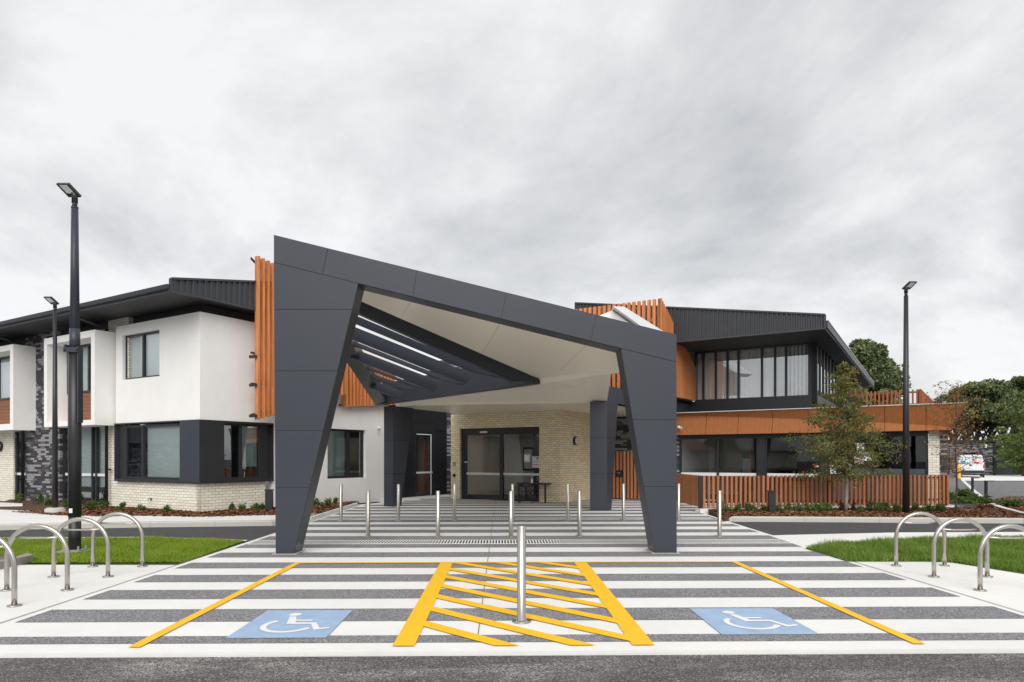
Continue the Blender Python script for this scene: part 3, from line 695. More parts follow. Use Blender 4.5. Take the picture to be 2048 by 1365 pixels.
mb = MB(); mb.face([(0, .2, zc0), (xk, .2, zc0), (xk, -P_, zc0), (0, -P_, zc0)]); mb.box(-P_, xk, -P_-0.015, 0.1, zc0-0.03, zc0-0.002); add('window_sill', mb, M_['panel_dark'], bld, WR.M)
mb = MB(); mb.box(xw, -P_, -P_-0.015, 0.1, zc0-0.03, zc0-0.002); add('window_sill', mb, M_['panel_dark'], bld, WL.M)
bb = 0.05
wallgrid('wall', WL, xw, -bb, 0, zc0-0.03, [], M_['cream_brick'], y=bb, ends=False)['label'] = 'pale brick base of the corner'
wallgrid('wall', WR, bb, WR.x(533), 0, zc0-0.03, [], M_['cream_brick'], y=bb+0.001, rv=0.2)
mb = MB(); mb.tube([(xL(300), bb, 0.42), (xL(300), bb-0.1, 0.42), (xL(300)+0.03, bb-0.12, 0.36)], 0.018); mb.box(xL(300)-.05, xL(300)+.05, bb-.02, bb, .38, .46); add('garden_tap', mb, M_['steel'], bld, WL.M)
# eaves and roof of the left wing
OV, OH = 1.2, 0.5
XE = -36.0
mb = MB(); mb.face([(XE, -OV, SOF), (OH, -OV, SOF), (OH, 4.4, SOF), (XE, 4.4, SOF)]); add('eave_lining', mb, M_['soffit_dark'], bld, WL.M)
mb = MB(); mb.face([(XE, 0.3, zt-0.5), (-.3, 0.3, zt-0.5), (-.3, .3, SOF), (XE, .3, SOF)]); mb.face([(-0.3, 0.3, zt-0.3), (-0.3, 4.4, zt-0.3), (-0.3, 4.4, SOF), (-0.3, 0.3, SOF)]); add('eave_wall', mb, M_['soffit_dark'], bld, WL.M)
def ribbed(name, W, x0, x1, zb_, zt_, y, pitch=0.19, parent=bld, cap=0.06):
    mb = MB(); P0 = [(x0, y, zb_(x0)), (x1, y, zb_(x1)), (x1, y, zt_(x1)), (x0, y, zt_(x0))]
    mb.prism(P0, (0, 0.05, 0))
    x = x0+0.04
    while x < x1-0.05:
        mb.loft([(x, y-0.045, zb_(x)), (x+0.045, y-0.045, zb_(x)), (x+0.065, y-0.002, zb_(x)), (x-0.02, y-0.002, zb_(x))], [(x, y-0.045, zt_(x)-.02), (x+0.045, y-0.045, zt_(x)-.02), (x+0.065, y-0.002, zt_(x)-.02), (x-0.02, y-0.002, zt_(x)-.02)])
        x += pitch
    mb.beam((x0-0.02, y, zt_(x0)+0.03), (x1+0.02, y, zt_(x1)+0.03), 0.14, cap)
    mb.beam((x0-0.02, y-0.01, zb_(x0)+0.02), (x1+0.02, y-0.01, zb_(x1)+0.02), 0.09, 0.05)
    mb.box(x0-0.05, x0+0.02, y-0.04, y+0.05, zb_(x0), zt_(x0))
    mb.box(x1-0.02, x1+0.05, y-0.04, y+0.05, zb_(x1), zt_(x1))
    return add(name, mb, M_['roofdark'], parent, W.M)
rs = 0.19
ribbed('ribbed_fascia', Wall(PA + D1*OH, D2), -OV, 4.4, lambda x: SOF, lambda x: 6.67+rs*(x+OV), 0.0)
mb = MB(); mb.prism([(XE, -OV, SOF+0.16), (XE, 4.4, SOF+0.14+rs*(4.4+OV)), (XE, 4.4, SOF+0.05), (XE, -OV, SOF+0.05)], (OH-XE-0.01, 0, 0)); 
x = XE
while x < OH: mb.beam((x, -OV, SOF+0.2), (x, 4.4, SOF+0.18+rs*(4.4+OV)), 0.05, 0.05); x += 0.22
add('roof', mb, M_['roofdark'], bld, WL.M)
mb = MB()
mb.box(XE, OH-0.05, -OV-0.01, -OV+0.02, SOF-0.02, SOF+0.10)
mb.loft([(XE, -OV-0.02, SOF+0.05), (XE, -OV-0.12, SOF+0.07), (XE, -OV-0.14, SOF+0.17), (XE, -OV-0.02, SOF+0.18)], [(OH, -OV-0.02, SOF+0.05), (OH, -OV-0.12, SOF+0.07), (OH, -OV-0.14, SOF+0.17), (OH, -OV-0.02, SOF+0.18)])
add('gutter', mb, M_['panel'], bld, WL.M)
for u, ug in ((217, 160), (49, -12)):
    xp = xL(u, -Y0+0.1); xg = WL.x(ug, OV-0.1)
    mb = MB(); mb.tube([(xg, -OV+0.05, SOF+0.03), (xg, -OV+0.05, SOF-0.17), (xp, -0.02, SOF-0.32), (xp, -0.02, 0.1)], 0.055, 8)
    for z in (1.3, 3.0, 4.6): mb.box(xp-0.02, xp+0.14, -0.02, 0.06, z, z+0.05)
    add('downpipe', mb, M_['panel_dark'], bld, WL.M)

# --- timber batten screens
def battens(name, W, x0, x1, zb_, zt_, y, pitch, w, d, mat, rails=(), rm='frame', parent=bld, M=None, skip=None, **t):
    mb = MB(); x = x0
    while x < x1:
        a, b = zb_(x), zt_(x)
        mb.loft([(x, y, a), (x+w, y, a), (x+w, y+d, a), (x, y+d, a)], [(x, y, b), (x+w, y, b), (x+w, y+d, b), (x, y+d, b)]); x += pitch
    o = add(name, mb, M_[mat], parent, W.M, **t)
    if rails:
        for f_ in rails:
            mb = MB(); za, zc = zb_(x0)+(zt_(x0)-zb_(x0))*f_, zb_(x1)+(zt_(x1)-zb_(x1))*f_
            mb.beam((x0-0.12, y+d+0.03, za+0.03), (x1, y+d+0.03, zc+0.03), 0.05, 0.06)
            add('screen_rail', mb, M_[rm], o, W.M)
    return o
s0 = 0.66
xa, xb = WR.x(516, s0), WR.x(692, s0)
za, zb_ = WR.z(516, 840, s0), WR.z(692, 788, s0)
zta, ztb = WR.z(516, 512, s0), WR.z(545, 525.5, s0)
xtb = WR.x(545, s0)
battens('timber_screen', WR, xa, xb, lambda x: za+(zb_-za)*(x-xa)/(xb-xa), lambda x: zta+(ztb-zta)*(x-xa)/(xtb-xa) if x < xtb+.5 else 5.35, -s0, 0.185, 0.085, 0.15, 'timber', (0.03, 0.22, 0.41, 0.985))
for v in (713, 770, 832):
    z = WR.z(513, v, s0); mb = MB(); mb.box(xa-0.10, xa-.02, -s0+0.02, -s0+0.30, z-0.045, z+0.045)
    add('screen_bracket', mb, M_['frame'], bld, WR.M)
s1 = 0.35
xa2, xb2 = WR.x(692, s1), WR.x(775, s1)
za2, zb2 = WR.z(692, 813.5, s1), WR.z(759, 808.5, s1)
battens('timber_screen', WR, xa2, xb2+0.5, lambda x: za2+(zb2-za2)*(x-xa2)/(xb2-xa2), lambda x: 5.35, -s1, 0.185, 0.10, 0.20, 'timber', (0.03, 0.3, 0.9))

# --- entrance volume (buff brick)
SZ = 3.53
PE = G(1119, 1006)
WE, WES = Wall(PE, D1), Wall(PE, D2)
xl = WE.x(902); e0, e1 = WE.x(919.5), WE.x(1078.5); ez = WE.z(1000, 855.5)
wallgrid('wall', WE, xl, 0, 0, SZ, [(e0, e1, -0.01, ez)], M_['yellow_brick'], rv=0.2, ends=(True, False))['label'] = 'buff brick wall around the glass entrance doors'
wallgrid('wall', WES, 0.0, 6, 0, SZ, [], M_['yellow_brick'], y=0.0, ends=False)
mb = MB(); mb.face([(xl, 0, 0), (xl, 3.3, 0), (xl, 3.3, SZ), (xl, 0, SZ)]); add('wall', mb, M_['dark_brick'], bld, WE.M)
# sliding entrance door
xs_ = WE.x(999)
mb = MB(); fw = 0.09; y = 0.12
mb.box(e0, e0+0.14, y, y+.12, 0, ez); mb.box(e1-0.05, e1, y, y+.12, 0, ez); mb.box(e0+.14, e1-.05, y, y+.16, ez-0.28, ez); mb.box(xs_-.08, xs_+.08, y+.01, y+.11, 0, ez-.28)
mb.box(e0+.14, xs_-.08, y+.01, y+.1, 0, .2); mb.box(xs_+.08, e1-.05, y+.01, y+.1, 0, .07); mb.box(e0+.14, e0+.24, y+.02, y+.1, .2, ez-.28)
ed = add('entrance_door', mb, M_['frame'], bld, WE.M); ed['label'] = 'black framed automatic sliding glass entrance door'
mb = MB(); mb.face([(e0+.24, y+.05, .2), (xs_-.08, y+.05, .2), (xs_-.08, y+.05, ez-.28), (e0+.24, y+.05, ez-.28)]); add('pane', mb, M_['glass_dark'], ed, WE.M)
mb = MB(); mb.face([(xs_+.08, y+.05, .07), (e1-.05, y+.05, .07), (e1-.05, y+.05, ez-.28), (xs_+.08, y+.05, ez-.28)]); add('pane', mb, M_['glass_dark'], ed, WE.M)
mb = MB(); mb.box(e0+.24, xs_-.08, y+.04, y+.044, 1.02, 1.11); mb.box(xs_+.08, e1-.05, y+.04, y+.044, 1.02, 1.11); add('window_decal', mb, M_['blind'], ed, WE.M)
mb = MB(); xc = (e0+xs_)/2; mb.box(xc-.02, xc+.32, y-.05, y, ez-.2, ez-.13); add('door_sensor', mb, M_['white'], ed, WE.M)
mb = MB(); mb.box(e0+.16, e0+.30, y-.01, y+.02, 1.52, 1.56); add('door_sticker', mb, M_['white'], ed, WE.M)
def poster(W, x0, x1, z0, z1, y, bars, parent, mat='white', lab=None):
    mb = MB(); mb.box(x0, x1, y-0.004, y, z0, z1); p = add('window_poster', mb, M_[mat], parent, W.M)
    if lab: p['label'] = lab
    w, h = x1-x0, z1-z0
    for a, b, c, d_, m_ in bars:
        mb = MB(); mb.box(x0+w*a, x0+w*b, y-0.007, y-0.0045, z0+h*c, z0+h*d_); add('printed_line', mb, M_[m_], p, W.M)
txt = [(0.12, 0.85, 0.92-0.085*k, 0.955-0.085*k, 'navy') for k in (0, 1)]+[(0.12, 0.9, 0.7-0.07*k, 0.72-0.07*k, 'frame') for k in range(5)]+[(0.1, 0.9, 0.24, 0.3, 'red')]+[(0.12, 0.9, 0.17-0.06*k, 0.185-0.06*k, 'frame') for k in range(2)]
poster(WE, WE.x(1061), WE.x(1075.5), WE.z(1068, 936), WE.z(1068, 913), y+.035, txt+[(0.55, 0.85, 0.76, 0.9, 'navy')], ed, lab='white notice with blue and red printing on the door glass')
poster(WE, WE.x(1044.5), WE.x(1055.5), WE.z(1050, 925), WE.z(1050, 908), y+.035, [(0.1, 0.9, 0.86, 0.95, 'green'), (0.1, 0.9, 0.05, 0.14, 'green')], ed, lab='small pale green notice on the door glass')
# lobby behind the doors
def room(name, W, x0, x1, y0_, y1_, z1_, mats=('inner', 'inner', 'innerdark'), parent=bld):
    """back wall, side walls, floor and ceiling"""
    r = None
    for nm, q_, m_ in ((name+'_wall', [[(x0, y1_, 0), (x1, y1_, 0), (x1, y1_, z1_), (x0, y1_, z1_)], [(x0, y0_, 0), (x0, y1_, 0), (x0, y1_, z1_), (x0, y0_, z1_)], [(x1, y0_, 0), (x1, y0_, z1_), (x1, y1_, z1_), (x1, y1_, 0)]], mats[0]),
                       (name+'_ceiling', [[(x0, y0_, z1_), (x1, y0_, z1_), (x1, y1_, z1_), (x0, y1_, z1_)]], mats[1]), (name+'_floor', [[(x0, y0_, 0.012), (x1, y0_, 0.012), (x1, y1_, 0.012), (x0, y1_, 0.012)]], mats[2])):
        mb = MB()
        for f_ in q_: mb.face(f_)
        add(nm, mb, M_[m_], parent, W.M)
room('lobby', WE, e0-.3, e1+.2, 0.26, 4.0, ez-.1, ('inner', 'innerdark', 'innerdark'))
mb = MB(); mb.box(xs_+0.1, e1+.1, 2.6, 2.7, 0, ez-.15); add('lobby_partition', mb, M_['innerdark'], bld, WE.M)
mb = MB(); c = WE.x(968); mb.box(c-.45, c+.4, 3.9, 3.96, 1.15, 2.2); lp = add('lobby_window', mb, M_['frame'], bld, WE.M)
mb = MB(); mb.box(c-.38, c+0.05, 3.88, 3.895, 1.22, 2.12); add('notice_board', mb, M_['blind'], lp, WE.M)
mb = MB(); mb.box(WE.x(1032), WE.x(1060), 2.3, 2.5, 2.3, 2.62); add('ceiling_lamp', mb, M_['inner'], bld, WE.M)
M_['glow'] = new_mat('downlight_glow')[0]; b_ = M_['glow'].node_tree.nodes['Principled BSDF']; b_.inputs['Emission Color'].default_value = (1, .8, .55, 1); b_.inputs['Emission Strength'].default_value = 60
for u_, yy in ((1014, 1.8), (1029, 2.2), (1046, 1.2), (965, 1.5)):
    mb = MB(); mb.lathe([(.06, ez-.118), (.001, ez-.119)], 12, (WE.x(u_), yy, 0)); add('downlight', mb, M_['glow'], bld, WE.M)
# intercom and push button
for v0, v1, m_, nm in ((924, 932, 'steel', 'intercom'), (948.5, 954, 'black', 'door_button')):
    mb = MB(); mb.box(WE.x(906.5), WE.x(911.5), -.035, 0, WE.z(909, v1), WE.z(909, v0)); mb.box(WE.x(907.5), WE.x(910.5), -.042, -.035, WE.z(909, v1-2), WE.z(909, v0+2)); add(nm, mb, M_[m_], bld, WE.M)
# dark recess wall with side door
WD = Wall(G(803, 996), D2)
k0, k1 = WD.x(831), WD.x(866); kx1 = WD.x(893.5); kz1 = WD.z(866, 865)
xs0 = WD.x(775)
wallgrid('wall', WD, xs0, kx1, 0, SZ+0.6, [(k0, k1, -0.01, kz1)], M_['panel_dark'], rv=0.1)['label'] = 'black ribbed metal cladding beside the entrance'
mb = MB(); x = xs0
while x < kx1:
    zl = kz1+0.35 if k0-.1 < x < k1+.1 else 0.02
    if zl < SZ: mb.box(x, x+0.02, -0.018, -0.001, zl, SZ+.5)
    x += 0.075
add('cladding_ribs', mb, M_['frame'], bld, WD.M)
mb = MB(); x0_, x1_ = WD.x(868), WD.x(890)
for k in range(6): mb.box(x0_, x1_, -0.05, -0.02, kz1+0.1+k*0.06, kz1+0.13+k*0.06)
add('wall_vent', mb, M_['panel'], bld, WD.M)
sdr = window(WD, k0, k1, 0.02, kz1, 0.02, (), None, gm='glass_dark', fw=0.10, name='side_door', rm='innerwood', label='narrow glazed side door with a steel edge and pale bar')
mb = MB(); mb.box(k1-.16, k1-.11, 0.0, 0.02, .05, kz1-.1); mb.box(k0+.08, k1-.05, -.01, .02, 1.02, 1.1); mb.box(k0+.1, k1-.1, 0, .02, kz1-.14, kz1-.1); add('door_bar', mb, M_['blind'], sdr, WD.M)
mb = MB(); P = Wall(Vector((WD.P+WD.d*kx1)), D1); mb.face([(0, 0, 0), (1.2, 0, 0), (1.2, 0, SZ+.5), (0, 0, SZ+.5)]); add('wall', mb, M_['dark_brick'], bld, P.M)

# --- right wing, ground floor
W7 = Wall(PZ(1354, 917, 28.7), D1)
X = lambda u, off=0.0: W7.x(u, off)
FZ0, FZ1 = 2.66, 3.57
wallgrid('wall', W7, X(1150), X(1358), 0, SZ+0.1, [], M_['dark_brick'], y=0.02, rv=0.2)['label'] = 'dark mixed brick wall behind the timber gate'
g = [(X(1358.5), X(1516)), (X(1530), X(1641)), (X(1664), X(1856))]
cols_ = [(X(1516), X(1530)), (X(1641), X(1664))]
mb = MB()
for a, b in cols_: mb.box(a, b, -0.03, 0.2, 0, FZ0)
mb.box(X(1358), X(1857), 0.0, 0.2, FZ0-0.10, FZ0+.05); add('window_column', mb, M_['frame'], bld, W7.M)
def gwin(a, b, sp, frost=False, lab=None):
    mb = MB(); fw = 0.07; zt_ = FZ0-0.1
    mb.box(a, a+fw, 0.02, .12, 0, zt_); mb.box(b-fw, b, 0.02, .12, 0, zt_); mb.box(a+fw, b-fw, .02, .12, 0, .1); mb.box(a+fw, b-fw, .02, .12, zt_-fw, zt_)
    for s_ in sp: mb.box(s_-.045, s_+.045, .015, .125, .1, zt_-fw)
    o = add('shop_window', mb, M_['frame'], bld, W7.M); o['label'] = lab
    mb = MB(); mb.face([(a+fw, .07, .1), (b-fw, .07, .1), (b-fw, .07, zt_-fw), (a+fw, .07, zt_-fw)]); add('pane', mb, M_['glass_dark'], o, W7.M)
    mb = MB()
    if frost: mb.box(a+fw, b-fw, .078, .082, .1, 1.32); add('frosted_film', mb, M_['blind_grey'], o, W7.M)
    else: mb.box(a+fw, b-fw, .055, .06, 0.98, 1.11); add('window_decal', mb, M_['lens'], o, W7.M)
    return o
M_['blind_grey'] = plain('frosted_film', (0.14, 0.16, 0.17), 0.5)
gwin(*g[0], (X(1435.5),), lab='wide ground floor window nearest the canopy')
gwin(*g[1], (), lab='dark ground floor window between the columns')
g3 = gwin(*g[2], (X(1746), X(1815)), True, 'ground floor window with a frosted lower part and posters')
room('lounge', W7, X(1358), X(1530), 0.2, 4.5, FZ0-.05, ('inner', 'inner', 'innerdark'))
mb = MB(); mb.box(X(1487), X(1489), 1.2, 4.4, 0, FZ0-.05); mb.box(X(1489), X(1527), 3.2, 3.3, 0, FZ0-.06); add('lounge_partition', mb, M_['innerwood'], bld, W7.M)
mb = MB(); c0, c1 = X(1432), X(1464); mb.box(c0, c1, 4.36, 4.44, 0.9, 1.95); lw = add('lounge_window', mb, M_['frame'], bld, W7.M)
mb = MB(); mb.box(c0+.05, c1-.05, 4.33, 4.355, 1.0, 1.7); add('lounge_blind', mb, M_['blindw'], lw, W7.M)
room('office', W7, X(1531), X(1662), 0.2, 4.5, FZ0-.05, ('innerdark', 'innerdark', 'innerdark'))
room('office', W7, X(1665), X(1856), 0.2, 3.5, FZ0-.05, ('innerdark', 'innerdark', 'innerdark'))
mb = MB(); mb.box(X(1552), X(1640), 1.5, 2.0, 0, .75); mb.box(X(1700), X(1740), 1.8, 2.0, 0, 2.2); add('office_desk', mb, M_['innerwood'], bld, W7.M)
# posters
zq = lambda u, v: W7.z(u, v)
poster(W7, X(1713.5), X(1728), zq(1720, 904), zq(1720, 886), .062, [(0.08, .92, .05, .2, 'green'), (0.2, .9, .88, .98, 'green'), (0.35, .65, .45, .65, 'navy')], g3, lab='white and green notice, highest of the posters')
poster(W7, X(1708.5), X(1727), zq(1720, 928), zq(1720, 905), .062, txt[2:], g3, lab='white printed notice below the green one')
poster(W7, X(1728.5), X(1743), zq(1736, 922), zq(1736, 904), .062, [(0.5, .85, .72, .92, 'cyan')]+txt[3:6], g3, lab='white notice with a cyan logo')
poster(W7, X(1660), X(1684), zq(1670, 948), zq(1670, 929), -.034, txt[2:7], bld, lab='white poster at the column behind the tree')
poster(W7, X(1685), X(1703), zq(1700, 941), zq(1700, 929), .062, [(0.1, .4, .7, .95, 'cyan'), (.6, .9, .7, .95, 'green')]+txt[3:6], g3)
mb = MB(); mb.box(X(1628.5), X(1632.5), .04, .05, zq(1630, 936), zq(1630, 930)); o = add('window_sticker', mb, M_['red'], bld, W7.M)
mb = MB(); mb.box(X(1633), X(1641), .04, .05, zq(1636, 934.5), zq(1636, 931.5)); add('window_sticker', mb, M_['white'], bld, W7.M)
# pale brick end of the wing
wallgrid('wall', W7, X(1857), X(1896), 0, FZ0+.1, [], M_['cream_brick'], y=-0.02, rv=0.2, ends=False)['label'] = 'pale brick end wall of the right wing'
WQ = Wall(W7.P+W7.d*X(1896), D2)
wallgrid('wall', WQ, -0.02, 16, 0, FZ0+.1, [], M_['dark_brick'])
# copper fascia, folded along a crease
FO = 0.45
fu = [1340, 1411, 1475, 1543.5, 1615.5, 1691, 1769, 1852, 1920]
Wf = W7
mb = MB(); jb = MB()
CD = 0.24
def crz(u): return np.interp(u, [1340, 1380, 1475, 1640, 1850, 1935], [3.50, 3.46, 3.34, 3.14, 2.86, 2.72])
xend_t, xend_b = X(1935, FO), X(1905, FO)
for i, (ua, ub) in enumerate(zip(fu, fu[1:])):
    xa_, xb_ = X(ua, FO)+0.008, X(ub, FO)-0.008
    if i == len(fu)-2:
        T1_, B1 = (xend_t, -FO, FZ1), (xend_b, -FO, FZ0); zc_ = crz(1920); f_ = (zc_-FZ0)/(FZ1-FZ0); C1 = (xend_b+(xend_t-xend_b)*f_, -FO+0.2, zc_)
    else: T1_, B1, C1 = (xb_, -FO, FZ1), (xb_, -FO, FZ0), (xb_, -FO+0.2, crz(ub))
    T0_, B0, C0 = (xa_, -FO, FZ1), (xa_, -FO, FZ0), (xa_, -FO+0.2, crz(ua))
    mb.face([B0, B1, C1, C0]); mb.face([C0, C1, T1_, T0_])
ff = add('copper_fascia', mb, M_['copper'], bld, W7.M); ff['label'] = 'long terracotta metal fascia above the ground floor windows'
x_a, x_b = X(1340, FO), xend_b
mb = MB(); mb.face([(x_a, -FO+0.0, FZ0+.002), (x_b, -FO, FZ0+.002), (x_b, 0.3, FZ0+.002), (x_a, .3, FZ0+.002)])
mb.face([(x_a, -FO+0.24, FZ0), (x_b, -FO+.24, FZ0), (x_b+.2, -FO+.24, FZ1), (x_a, -FO+.24, FZ1)])
mb.face([(xend_t, -FO, FZ1), (xend_b, -FO, FZ0), (xend_b, 9, FZ0), (xend_t, 9, FZ1)])
mb.face([(x_a, -FO+.05, FZ1-.03), (xend_t, -FO+.05, FZ1-.03), (xend_t, 9, FZ1-.03), (x_a, 9, FZ1-.03)])
add('fascia_backing', mb, M_['joint'], bld, W7.M)
mb = MB(); mb.beam((x_a, -FO+.02, FZ1+.02), (xend_t, -FO+.02, FZ1+.02), .09, .025); add('fascia_capping', mb, M_['greyroof'], bld, W7.M)
# upper terrace screen
WT = Wall(W7.P+D2*0.7, D1)
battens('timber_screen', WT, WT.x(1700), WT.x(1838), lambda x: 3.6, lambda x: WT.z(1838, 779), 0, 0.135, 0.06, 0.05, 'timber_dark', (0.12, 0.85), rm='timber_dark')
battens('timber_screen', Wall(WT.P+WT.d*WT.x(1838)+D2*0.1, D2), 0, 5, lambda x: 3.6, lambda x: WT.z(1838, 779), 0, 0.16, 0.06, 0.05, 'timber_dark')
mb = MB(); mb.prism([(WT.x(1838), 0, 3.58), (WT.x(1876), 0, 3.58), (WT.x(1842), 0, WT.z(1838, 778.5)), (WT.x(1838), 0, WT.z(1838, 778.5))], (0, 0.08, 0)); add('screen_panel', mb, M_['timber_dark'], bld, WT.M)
mb = MB(); Wp = Wall(W7.P+D2*5, D1); mb.box(Wp.x(1857), Wp.x(1893), 0, 2, 3.4, Wp.z(1880, 801)); add('wall', mb, M_['dark_brick'], bld, Wp.M)

# --- right wing, upper floor
W8 = Wall(PZ(1388, 917, 29.5), D1)
uz0, uz1 = W8.z(1500, 799), W8.z(1500, 694.8)
us = [1388.6, 1406.2, 1431, 1454.5, 1476.5, 1523.4, 1549.7, 1571.7, 1620]
xs = [W8.x(u) for u in us]
uw = window(W8, xs[0], xs[-1], uz0, uz1, 0.02, [(x-xs[0])/(xs[-1]-xs[0]) for x in xs[1:-1]], 'curtain', 0, fw=0.075, curtain=True, rm='innerdark', room=1.2, gm='glass_up', label='row of tall upper windows with sheer curtains')
xcnr = W8.x(1634)
mbx = MB(); mbx.box(xs[0]-1.5, xcnr, 0.0, .2, FZ1-.4, uz0); mbx.box(xs[-1], xcnr, 0.0, .2, uz0+.0015, 6.28); mbx.box(xs[0]-2, xs[-1], 0.01, .2, uz1+.001, 6.28)
add('wall', mbx, M_['frame'], bld, W8.M)['label'] = 'black spandrel band below the upper windows'
W9 = Wall(W8.P+W8.d*xcnr, D2)
wn = 9.0
window(W9, 0.25, wn, uz0, uz1+.3, 0.02, (0.12, 0.24, 0.36, 0.48, 0.62, 0.76, 0.88), 'curtain', 0, fw=0.09, curtain=True, room=1.0, label='side windows of the upper floor')
mb = MB(); mb.box(0, .25, 0, .2, FZ1-.3, 6.28); mb.box(.25, 22, 0.0, .2, FZ1-.3, uz0); mb.box(wn, 22, 0, .2, uz0, 6.28); add('wall', mb, M_['frame'], bld, W9.M)
# roof: ribbed verge, dark eave, gutter
WV = Wall(PZ(1388, 917, 26.5), D1)
vx1 = WV.x(1649); vz = lambda x: np.interp(x, [WV.x(1152), WV.x(1330), vx1], [WV.z(1152, 606.5), WV.z(1330, 612.5), WV.z(1649, 630)])
vb = 6.28
ribbed('ribbed_fascia', WV, WV.x(1152), vx1, lambda x: vb, vz, 0.0, pitch=0.165)
x0_ = WV.x(1152)
mb = MB(); mb.prism([(x0_, 0.05, vb+.001), (vx1-.0, .05, vb+.001), (vx1, .05, vz(vx1)-.2), (x0_, .05, vz(x0_)-.06)], (0, 23, 0)); add('roof', mb, M_['soffit_dark'], bld, WV.M)
mb = MB(); mb.beam((vx1+.10, .0, vb+.30), (vx1+.10, 23.5, vb+.30), .04, .03); mb.beam((vx1+.02, 0, vb+.06), (vx1+.02, 23.5, vb+.06), .03, .06); add('gutter', mb, M_['greyroof'], bld, WV.M)  # thin pale strips: highlight lines put into colour along the dark gutter
mb = MB(); mb.beam((vx1+.0, .0, vb+.27), (vx1+.0, 23.5, vb+.27), .2, .25); add('gutter', mb, M_['panel_dark'], bld, WV.M)
# upper dark brick mass + timber screens around it
PC = PZ(1323, 917, 25.7)
W10, W11 = Wall(PC, D1), Wall(PC, D2)
ztop = W10.z(1323, 597); zbot = W11.z(1353, 794.5)
xl_ = W10.x(1100)-4
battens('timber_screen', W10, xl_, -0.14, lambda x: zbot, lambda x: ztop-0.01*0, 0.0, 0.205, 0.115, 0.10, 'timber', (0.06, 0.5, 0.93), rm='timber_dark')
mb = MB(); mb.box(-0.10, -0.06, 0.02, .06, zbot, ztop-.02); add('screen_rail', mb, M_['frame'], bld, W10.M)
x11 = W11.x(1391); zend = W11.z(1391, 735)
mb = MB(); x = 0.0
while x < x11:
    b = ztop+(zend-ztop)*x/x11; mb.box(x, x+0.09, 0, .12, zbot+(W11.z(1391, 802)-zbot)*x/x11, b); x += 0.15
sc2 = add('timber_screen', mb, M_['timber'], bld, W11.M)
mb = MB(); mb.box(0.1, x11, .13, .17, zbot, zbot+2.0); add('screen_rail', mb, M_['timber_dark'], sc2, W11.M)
mb = MB(); mb.box(xl_-3, -0.7, .9, 1.1, SZ+.1, ztop-1.4); add('wall', mb, M_['dark_brick'], bld, W10.M)
mb = MB(); mb.box(.9, x11+.7, .7, .9, FZ1-.2, 7.4); add('wall', mb, M_['dark_brick'], bld, W11.M)
mb = MB(); mb.box(0.0, x11+.5, .15, .7, zbot-.06, zbot+.02); add('screen_underside', mb, M_['joint'], bld, W11.M)
# pale sheet-metal roof pieces rising behind the canopy
QY = 23.2
mb = MB(); mb.loft([PY(1226, 613, QY), PY(1248, 613.5, QY), PY(1330, 665, QY), PY(1310, 672, QY)], [p+Vector((.05, .9, -.02)) for p in (PY(1226, 613, QY), PY(1248, 613.5, QY), PY(1330, 665, QY), PY(1310, 672, QY))])
rb_ = add('metal_roof', mb, M_['greyroof'], bld, Matrix())
mb = MB(); mb.loft([PY(1200, 631, QY+.3), PY(1226, 621, QY+.3), PY(1300, 672, QY+.3), PY(1210, 672, QY+.3)], [p+Vector((0, .5, 0)) for p in (PY(1200, 631, QY+.3), PY(1226, 621, QY+.3), PY(1300, 672, QY+.3), PY(1210, 672, QY+.3))])
add('metal_roof', mb, M_['white'], bld, Matrix())
a, b, c_ = PY(1210, 634, QY+.9), PY(1240, 630, QY+.9), PY(1322, 674, QY+.9)
mb = MB(); mb.prism([Vector((a.x, a.y, 4.9)), Vector((c_.x, c_.y, 4.9)), c_, b, a], (0, .35, 0)); add('roof_upstand', mb, M_['greyroof'], bld, Matrix())
mb = MB(); mb.beam(PY(1226, 620, QY-.05), PY(1272, 653, QY-.05), .06, .05, (0, 0, 1)); add('roof_gutter', mb, M_['frame'], bld, Matrix())
# gate between the entrance and the right wing
W12 = Wall(G(1168, 997.3), D1)
ga, gb = W12.x(1158.5), W12.x(1296)
gt = empty('timber_gate', (W12.P.x, W12.P.y, 0), label='tall slatted timber gate between the buff brick wall and right wing', cat='gate')
battens('slats', W12, ga, gb, lambda x: 0.06, lambda x: 1.99, -0.03, 0.155, 0.095, 0.03, 'fence_timber', parent=gt)
mb = MB(); mb.box(ga, gb, 0.004, .04, .05, 1.985); add('backing', mb, M_['black'], gt, W12.M)
mb = MB(); mb.box(W12.x(1233), W12.x(1245.5), -.06, -.032, W12.z(1240, 954.5), W12.z(1240, 941)); lk = add('lock_plate', mb, M_['black'], gt, W12.M)
mb = MB(); mb.tube([(W12.x(1236), -.06, 1.1), (W12.x(1236), -.12, 1.1), (W12.x(1242), -.12, 1.1)], .012, 8); add('handle', mb, M_['steel'], lk, W12.M)

# ================================================================== ENTRANCE CANOPY
YF = 12.1
can = empty('entrance_canopy', (-0.6, YF, 0), label='large folded charcoal entrance canopy on four tapered legs with cream ceiling', cat='canopy')
I4 = Matrix()
f = lambda u, v, Y=YF: PY(u, v, Y)
def inset(poly, d):
    c = sum(poly, Vector())/len(poly); out_ = []
    n = len(poly)
    for i in range(n):
        p, a, b = poly[i], (poly[i-1]-poly[i]).normalized(), (poly[(i+1) % n]-poly[i]).normalized()
        s_ = max(0.25, math.sqrt(max(1e-6, (1-a.dot(b))/2)))
        out_.append(p + (a+b).normalized()*d/s_ if (a+b).length > 1e-4 else p)
    return out_
def panels(name, polys, dirv, parent, mat='panel', gap=0.006, th=0.012, label=None):
    mb = MB()
    for P in polys:
        q_ = inset([Vector(p) for p in P], gap); mb.prism(q_, Vector(dirv)*th)
    o = add(name, mb, M_[mat], parent, I4)
    if label: o['label'] = label
    return o
fr_ = (0, -1, 0)
LD = 0.5
